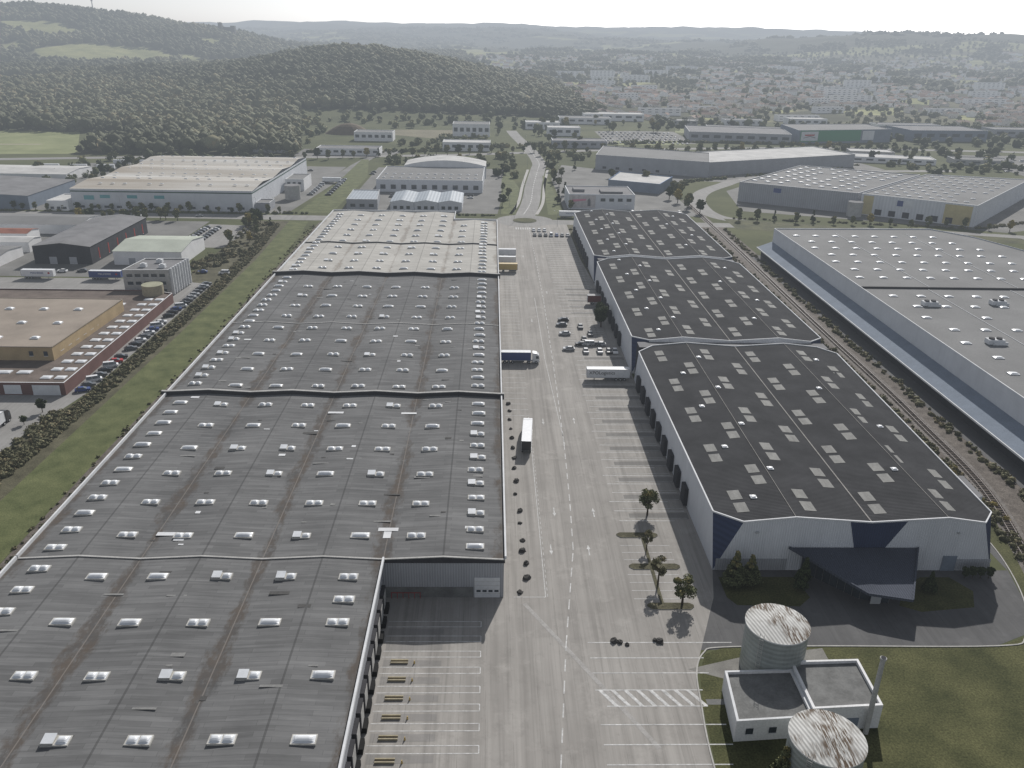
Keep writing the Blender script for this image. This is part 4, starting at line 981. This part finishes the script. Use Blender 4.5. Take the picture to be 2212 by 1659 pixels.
def trunkmesh(h,r,limbs,seed):
    rg=random.Random(seed);b=MB();b.cyl(0,0,r,0,h,8,0,r1=r*.45)
    for i in range(limbs):
        a=rg.uniform(0,6.28);z=h*rg.uniform(.5,.95);l=h*rg.uniform(.3,.6);b.beam((0,0,z),(l*math.cos(a)*.7,l*math.sin(a)*.7,z+l*.7),r*.5,r*.5)
    return b.mesh('trunk',[bark])
def treekit(h,R,nclump,npl,leaf,mat,seed,cone=False,trunkf=.4):
    rg=np.random.RandomState(seed);c=[];rd=[]
    for i in range(nclump):
        if cone:
            t=rg.rand();z=h*(.15+.82*t);w=R*(1-t)*1.0;a=rg.rand()*6.28;c.append((w*.65*math.cos(a),w*.65*math.sin(a),z));rd.append(max(.35,w*.45))
        else:
            a=rg.rand()*6.28;q=rg.rand()**.5;zz=rg.uniform(-1,1);w=R*.68*q*math.sqrt(max(.1,1-zz*zz*.8))
            c.append((w*math.cos(a),w*math.sin(a),h*.62+zz*h*.27));rd.append(R*rg.uniform(.22,.42))
    c=np.array(c);rd=np.array(rd);tn=rg.rand(nclump)*.55+.15*(c[:,2]>h*.6)
    parts=[leaves(c,rd,npl,leaf,.8,seed,tn,.3)]
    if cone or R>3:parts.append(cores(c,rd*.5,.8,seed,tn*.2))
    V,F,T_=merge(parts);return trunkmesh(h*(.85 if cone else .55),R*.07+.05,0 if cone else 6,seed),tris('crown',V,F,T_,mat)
def tree(kit,x,y,z,s,label,group=None,cat='tree'):
    r=thing('tree' if cat=='tree' else 'shrub',label,cat,(x,y,z),group,rnd.uniform(0,6.28));r.scale=(s,s,s*rnd.uniform(.9,1.1));add('trunk',kit[0],r);add('crown',kit[1],r)
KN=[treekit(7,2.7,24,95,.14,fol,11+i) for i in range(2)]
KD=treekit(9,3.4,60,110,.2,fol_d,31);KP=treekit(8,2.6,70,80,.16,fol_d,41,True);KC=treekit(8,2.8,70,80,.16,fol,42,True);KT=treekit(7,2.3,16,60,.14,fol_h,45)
tree(KN[0],36.2,161,0,1.0,'young broadleaf tree on a car park island')
tree(KT,33.6,147,0,.7,'thin small tree on planted strip')
tree(KT,33.8,135,0,1.0,'thin leafy tree on planted strip')
tree(KN[1],37.4,129,0,1.05,'broadleaf tree on kerbed traffic island')
tree(KD,41.6,293,0,1.0,'dense dark green tree beside parked cars')
tree(KD,41.9,299,0,.85,'dense dark green tree beside parked cars')
tree(KC,49,135,0,.95,'pale green conifer before the warehouse facade');tree(KC,52.3,135.5,0,.9,'pale green conifer before the warehouse facade')
tree(KP,62.5,134,0,.85,'dark conifer beside the entrance canopy');tree(KP,87.5,133,0,.6,'low dark conifer on the entrance lawn')
tree(KC,42.5,86.5,0,.95,'green conifer beside the pump house and tank')
for x in (97,98.6,100.3,102):tree(KD,x,137.3,0,.3,'low dark shrub beside building corner',cat='shrub',group='shrubs at the building corner')
KM=[treekit(10,4.0,26,26,.5,m_,60+i) for i,m_ in enumerate((fol,fol,fol_d,fol,fol_y))]
KM.append(treekit(11,2.8,26,24,.45,fol_d,71,True))
def mt(x,y,s=1,k=None):
    k=rnd.choices(range(6),(5,5,4,4,1.1,1))[0] if k is None else k
    lab=['green broadleaf tree beside the road','rounded green tree near industrial buildings','dark green tree near industrial buildings','green broadleaf tree on grass verge','yellow autumn tree beside the road','dark conifer near industrial buildings'][k]
    tree(KM[k],x,y,hz(x,y),s*rnd.uniform(.6,1.1),lab,'trees around the industrial estate')
for i in range(22):mt(-285+i*7.6+rnd.uniform(-2,2),497+rnd.uniform(-2,2),.6)
for i in range(12):mt(-235+i*5+rnd.uniform(-2,2),474+rnd.uniform(-3,2),.7)
for i in range(10):mt(-130+rnd.uniform(-6,8),440+rnd.uniform(-25,35),.8)
for i in range(20):mt(rnd.choice((10,47))+rnd.uniform(-4,4),515+i*15+rnd.uniform(-4,4),.9)
for i in range(26):mt(-170+i*10,727+i*3.6+rnd.uniform(-8,4),.95)
for i in range(24):mt(90+i*14,790+i*3.4+rnd.uniform(-6,10),1)
for i in range(18):mt(-66+rnd.uniform(0,70),675+rnd.uniform(0,45),.9)
for i in range(12):mt(118+rnd.uniform(-4,14),515+i*12,.9)
for i in range(16):mt(150+i*11,497-i*1.5+rnd.uniform(-3,3),.7)
for i in range(14):mt(300+rnd.uniform(0,160),740+rnd.uniform(0,60),.9)
for i in range(18):mt(-340+rnd.uniform(0,70),560+rnd.uniform(0,150),.8)
for i in range(20):mt(60+rnd.uniform(0,150),1000+rnd.uniform(-20,100),1.1)
for i in range(14):mt(2+rnd.uniform(0,100),880+rnd.uniform(-30,120),1)
for i in range(8):mt(45+rnd.uniform(0,60),650+rnd.uniform(0,120),1)
for p in ((-126,214),(-127,206)):mt(p[0],p[1],.45,2)
# shrubs / hedges as stuff
def stuff(name,parts,mat):
    V,F,T_=merge(parts);o=add(name,tris(name,V,F,T_,mat));o['kind']='stuff';return o
def hedge(name,pts,w,n,r0,r1,npl,leaf,mat,seed):
    rg=np.random.RandomState(seed);P=np.array(pts,float);t=rg.rand(n)*(len(P)-1);i=np.minimum(t.astype(int),len(P)-2);f=(t-i)[:,None]
    c=P[i]*(1-f)+P[i+1]*f;c=np.c_[c[:,0]+(rg.rand(n)-.5)*w,c[:,1]+(rg.rand(n)-.5)*2,np.zeros(n)];rd=r0+(r1-r0)*rg.rand(n)**1.8;c[:,2]=rd*.3
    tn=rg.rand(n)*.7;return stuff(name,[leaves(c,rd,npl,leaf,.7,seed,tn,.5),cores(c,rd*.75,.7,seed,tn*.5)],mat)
hedge('hedge',[(-119,120),(-118.5,180),(-116.3,225),(-115.2,320),(-117,400),(-122,470)],5.4,2300,.25,1.2,30,.2,fol_h,3)
hedge('hedge',[(-122,120),(-121,215)],6,320,.4,1.6,34,.22,fol_h,33)
hedge('shrubs',[(-97,90),(-97,260),(-100,470)],4,320,.25,.7,20,.16,fol_h,4)
hedge('shrubs',[(112,100),(115,150),(118.5,190),(119.5,250),(120,330),(123,470)],4,700,.3,1.3,30,.2,fol_h,5)
hedge('shrubs',[(124,120),(129,160),(130.5,240),(131,330),(134,470)],3,420,.4,1.4,30,.22,fol_h,6)
hedge('shrubs',[(117,120),(118,165),(119,200)],3,9,.7,1.7,60,.2,fol_y,7)
hedge('shrubs',[(-138,358),(-125,400),(-130,470)],14,200,.6,2.2,30,.3,fol_h,8)
hedge('shrubs',[(46,462),(80,468),(110,466)],8,160,.5,1.6,30,.25,fol_h,9)
hedge('shrubs',[(-156,770),(-60,800),(60,860),(200,900),(420,900)],60,300,1.5,4,24,.7,fol,10)
hedge('shrubs',[(-300,494),(-110,498)],5,120,.6,1.8,24,.3,fol,12);hedge('shrubs',[(-96,501),(4,499)],3,80,.5,1.4,24,.3,fol,13)
hedge('shrubs',[(130,600),(150,640),(180,655),(330,745)],10,150,.8,2.5,24,.4,fol,14)
hedge('shrubs',[(150,500),(290,480),(330,500)],6,140,.6,1.8,24,.3,fol_h,15)
# woodland
def scatter(x0,x1,y0,y1,step,prob,r0,r1,extra=None,hj=0):
    gx_=np.arange(x0,x1,step);gy=np.arange(y0,y1,step);X,Y=np.meshgrid(gx_,gy);X=X.ravel()+(nr.rand(X.size)-.5)*step*1.6;Y=Y.ravel()+(nr.rand(Y.size)-.5)*step*1.6
    k=(np.abs(X)<Y*.66+60)&(nr.rand(X.size)<prob)
    k&=forest(X,Y) if extra is None else extra(X,Y)
    X=X[k];Y=Y[k];R=r0+(r1-r0)*nr.rand(len(X))**1.4;Z=H(X,Y)+R*.75+hj*nr.rand(len(X))
    return np.c_[X,Y,Z],R
seed=100
def wood(name,c,R,npl,lf,mat,flat=.95):
    global seed
    seed+=1;tn=np.clip(nr.rand(len(c))*.6+.15*np.sin(c[:,0]*.02)*np.cos(c[:,1]*.023)+.25*np.sin(c[:,0]*.006+c[:,1]*.009)+.05,0,.75);tn[nr.rand(len(c))<.03]=.9
    l=leaves(c,R,npl,1.0,flat,seed,tn,.7)
    q=l[0].reshape(len(c),npl,4,3);ctr=q.mean(2,keepdims=True);q=ctr+(q-ctr)*(R[:,None,None,None]*lf);l=(q.reshape(-1,3),l[1],l[2])
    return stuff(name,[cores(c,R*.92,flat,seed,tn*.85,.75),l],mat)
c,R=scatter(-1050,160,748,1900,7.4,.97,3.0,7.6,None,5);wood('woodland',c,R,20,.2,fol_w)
c,R=scatter(-2400,-60,1900,3700,14.5,.95,6,11,None,4);wood('woodland',c,R,10,.25,fol_w)
c,R=scatter(-60,2800,1900,3900,20,.75,5,10,None,4);wood('woodland',c,R,10,.25,fol_w)
c,R=scatter(-3600,3600,3900,7600,46,.9,15,24);c[:,2]-=R*.75;wood('woodland',c,R,10,.25,fol_w,.7)
def tmask(X,Y):return (X>60)&(Y>1010)&~forest(X,Y)
c,R=scatter(60,1500,1120,2300,15,.42,2.4,5.6,tmask);wood('town_trees',c,R,18,.24,fol_w)
c,R=scatter(60,2600,2300,3900,25,.4,4,8,tmask);wood('town_trees',c,R,10,.24,fol_w)
def emask(X,Y):return (Y>700)&(((X>440)|(X<-180))&(Y<1120)&(X>-360)|((X>-170)&(Y>1000)&(X<100)&(Y<1140))|((X>200)&(Y>1020)))&~forest(X,Y)
c,R=scatter(-400,900,700,1130,15,.45,2.6,5.5,emask);wood('woodland',c,R,18,.24,fol)
def mmask(X,Y):
    k=np.zeros(X.shape,bool)
    for a,b_,c_,d in ((-90,2,692,735),(-60,0,835,915),(-330,-288,560,690),(52,100,745,800),(128,330,800,835),(-300,-180,700,722),(420,520,520,640),(350,560,700,745),(340,440,840,880),(-95,-50,830,860),(4,18,640,760)):k|=(X>a)&(X<b_)&(Y>c_)&(Y<d)
    return k
c,R=scatter(-400,600,500,920,8,.5,1.8,3.8,mmask);wood('woodland',c,R,26,.24,fol)
# ---------------------------------------------------------------- town
def housemesh(w,d,h,rise,rm,wm,hip=False):
    b=MB();x,y=w/2,d/2
    for yy in (-y,y):b.poly([(-x,yy,-3),(x,yy,-3),(x,yy,h),(-x,yy,h)],0)
    for xx in (-x,x):b.poly([(xx,-y,-3),(xx,y,-3),(xx,y,h),(xx,0,h+(0 if hip else rise)),(xx,-y,h)],0)
    e=.5;q=x*.5 if hip else x+e
    A=[(-x-e,-y-e,h-.15),(x+e,-y-e,h-.15),(x+e,y+e,h-.15),(-x-e,y+e,h-.15)];r0,r1=(-q,0,h+rise+.1),(q,0,h+rise+.1)
    b.poly([A[0],A[1],r1,r0],1);b.poly([A[2],A[3],r0,r1],1)
    if hip:b.poly([A[1],A[2],r1],1);b.poly([A[3],A[0],r0],1)
    for i in (-1,1):
        for s_ in (-1,1):b.poly([(i*x*.5-.6,s_*(y+.03),1),(i*x*.5+.6,s_*(y+.03),1),(i*x*.5+.6,s_*(y+.03),2.3),(i*x*.5-.6,s_*(y+.03),2.3)],2)
    b.box(x*.4,x*.4+.7,-.3,.4,h,h+rise+1,0)
    return b.mesh('house',[wm,rm,glass_dark])
terr=[M('tiles_terracotta',(.27,.19,.155),.2,.1),M('tiles_brown',(.20,.16,.135),.2,.1),M('tiles_pink',(.32,.25,.21),.2,.1),roof_pale]
wl=[M('render_cream',(.70,.66,.59)),M('render_white',(.82,.81,.78)),M('render_beige',(.60,.56,.49))]
HM=[housemesh(11+i%3*2,8+i%2*2,4.2+2.6*(i%2),2.1,terr[i%4 if i%7 else 0],wl[i%3],i%3==0) for i in range(10)]
def clear(x,y):return not forest(np.array([x]),np.array([y]))[0]
placed=[];tries=0
while len(placed)<1400 and tries<22000:
    tries+=1;y=1150+rnd.random()**1.35*2300;x=rnd.uniform(120 if y<1900 else -50,y*.64)
    if not clear(x,y):continue
    if math.sin(x*.009+1+math.sin(y*.004))+math.cos(y*.0075+math.sin(x*.005))+rnd.uniform(-.9,.9)<-.45:continue
    if any(abs(x-a)<12 and abs(y-b_)<12 for a,b_ in placed[-260:]):continue
    placed.append((x,y))
placed.sort(key=lambda p:p[1])
hl=['cream house with terracotta tiled roof','white house with brown tiled roof','beige house with pinkish tiled roof','pale house with grey roof']
for i,(x,y) in enumerate(placed[:290]):
    j=rnd.randrange(10);o=add('house',HM[j],None,(x,y,hz(x,y)),(0,0,rnd.uniform(-1.5,1.5)));s_=rnd.uniform(.8,1.35);o.scale=(s_,s_,1);tag(o,hl[(j%4)]+' among trees','house','houses of the hillside town')
b=MB()
for (x,y) in placed[290:]:
    z=hz(x,y);a=rnd.uniform(-1.5,1.5);w,d,h=rnd.uniform(5,10),rnd.uniform(4,6),rnd.uniform(4,7.5);ca,sa=math.cos(a),math.sin(a)
    def Q(u,v,zz):return (x+u*ca-v*sa,y+u*sa+v*ca,z+zz)
    for s_ in (-1,1):b.poly([Q(-w,s_*d,-3),Q(w,s_*d,-3),Q(w,s_*d,h),Q(-w,s_*d,h)],0);b.poly([Q(s_*w,-d,-3),Q(s_*w,d,-3),Q(s_*w,d,h),Q(s_*w,0,h+2.4),Q(s_*w,-d,h)],0)
    mi=rnd.choice((1,1,2,3));b.poly([Q(-w-.5,-d-.5,h),Q(w+.5,-d-.5,h),Q(w+.5,0,h+2.5),Q(-w-.5,0,h+2.5)],mi);b.poly([Q(-w-.5,d+.5,h),Q(w+.5,d+.5,h),Q(w+.5,0,h+2.5),Q(-w-.5,0,h+2.5)],mi)
o=add('distant_houses',b.mesh('distant_houses',[wl[1],terr[0],terr[2],roof_pale]));o['kind']='stuff'
wbright=M('render_bright',(.85,.84,.82),.05,.2)
for (x,y,w,h,a) in ((640,1540,75,16,.05),(660,1640,60,16,.1),(720,1800,90,14,0),(820,1950,60,18,.1),(560,1480,40,10,.3),(190,2150,70,14,.1),(280,2230,60,16,.1),(350,2120,80,12,0),(260,2060,50,10,.2),(420,2250,60,14,.1),(470,2100,50,12,0),(240,1235,60,9,0),(520,1330,50,9,.3),(700,1330,60,9,.2),(860,1500,70,12,0),(330,1310,55,8,.1),(420,1180,60,8,.1),(1000,2200,80,14,.1),(230,1500,45,10,.4),(540,2500,90,14,.0),(900,2700,80,14,.1),(330,2000,60,14,0),(230,1850,60,12,0),(300,1720,50,12,.2),(1150,2000,70,14,.1),(1000,1750,60,12,0),(250,2500,90,12,.1)):
    ca,sa=math.cos(a),math.sin(a);d=13;pl=[(x+u*ca-v*sa,y+u*sa+v*ca) for u,v in ((-w/2,-d/2),(w/2,-d/2),(w/2,d/2),(-w/2,d/2))]
    s=block('apartment_building','long white apartment block on the hillside','apartment building',pl,h,wbright,roof_pale,group='apartment blocks of the town')
    for k in range(max(1,int(h/3.4))):windows(s,pl[0],pl[1],s['h']-2.4-3.2*k,s['h']-1.4-3.2*k,6,w/6*.45)
# castle and mast on hill
z=hz(-850,2840)+6;r=thing('castle','ruined stone castle with square tower on hilltop','castle',(-835,2840,z));st=M('old_stone',(.10,.095,.085))
b=MB();b.box(-860,-849,2834,2846,z-16,z+26);
for k in range(3):b.box(-860+k*4.4,-857.6+k*4.4,2834,2836,z+26,z+28)
part(b,'tower',[st],r);b=MB();b.box(-847,-822.1,2836,2850,z-16,z+14);b.box(-822,-810,2834,2852,z-16,z+18);part(b,'wall',[st],r)
z=hz(-1290,2950);r=thing('radio_mast','tall slender radio mast on wooded hill','mast',(-1290,2950,z));b=MB();b.cyl(-1290,2950,2.2,z,z+55,8,0,r1=1);b.cyl(-1290,2950,3.2,z+38,z+42,8);part(b,'mast_pole',[wall_conc],r)
# ---------------------------------------------------------------- light, sky, camera
sun=bpy.data.lights.new('sun','SUN');sun.energy=4.9;sun.angle=math.radians(.6);sun.color=(1,.96,.915)
el=math.radians(34);az=math.radians(17.5)
d=Vector((math.sin(az)*math.cos(el),math.cos(az)*math.cos(el),math.sin(el)))
so=bpy.data.objects.new('sun',sun);C.objects.link(so);so.rotation_euler=d.to_track_quat('Z','Y').to_euler();so.location=(0,0,300)
w=bpy.data.worlds.new('World');bpy.context.scene.world=w;w.use_nodes=True;nt=w.node_tree
bg=nt.nodes['Background'];sk=nt.nodes.new('ShaderNodeTexSky');sk.sky_type='NISHITA';sk.sun_disc=False;sk.sun_elevation=el;sk.sun_rotation=az;sk.air_density=1;sk.dust_density=1.0;sk.ozone_density=1.5
hs=nt.nodes.new('ShaderNodeHueSaturation');hs.inputs['Saturation'].default_value=.22;nt.links.new(sk.outputs[0],hs.inputs['Color'])
tn_=nt.nodes.new('ShaderNodeMix');tn_.data_type='RGBA';tn_.blend_type='MULTIPLY';tn_.inputs[0].default_value=1;tn_.inputs[7].default_value=(.95,.985,1.05,1);nt.links.new(hs.outputs[0],tn_.inputs[6])
nt.links.new(tn_.outputs[2],bg.inputs[0]);bg.inputs[1].default_value=.10
sc=bpy.context.scene;sc.view_settings.view_transform='Standard'
try:sc.view_settings.look='None'
except Exception:pass
p=math.radians(22.84);yw=math.radians(1.69);rl=math.radians(1.12)
Fv=Vector((math.sin(yw)*math.cos(p),math.cos(yw)*math.cos(p),-math.sin(p)));R0=Vector((math.cos(yw),-math.sin(yw),0));U0=R0.cross(Fv)
Rv=R0*math.cos(rl)+U0*math.sin(rl);Uv=-R0*math.sin(rl)+U0*math.cos(rl)
cam=bpy.data.cameras.new('camera');cam.lens=28.97;cam.sensor_width=36;cam.clip_start=1;cam.clip_end=60000
co=bpy.data.objects.new('camera',cam);C.objects.link(co)
co.matrix_world=Matrix(((Rv.x,Uv.x,-Fv.x,0),(Rv.y,Uv.y,-Fv.y,0),(Rv.z,Uv.z,-Fv.z,100),(0,0,0,1)))
sc.camera=co
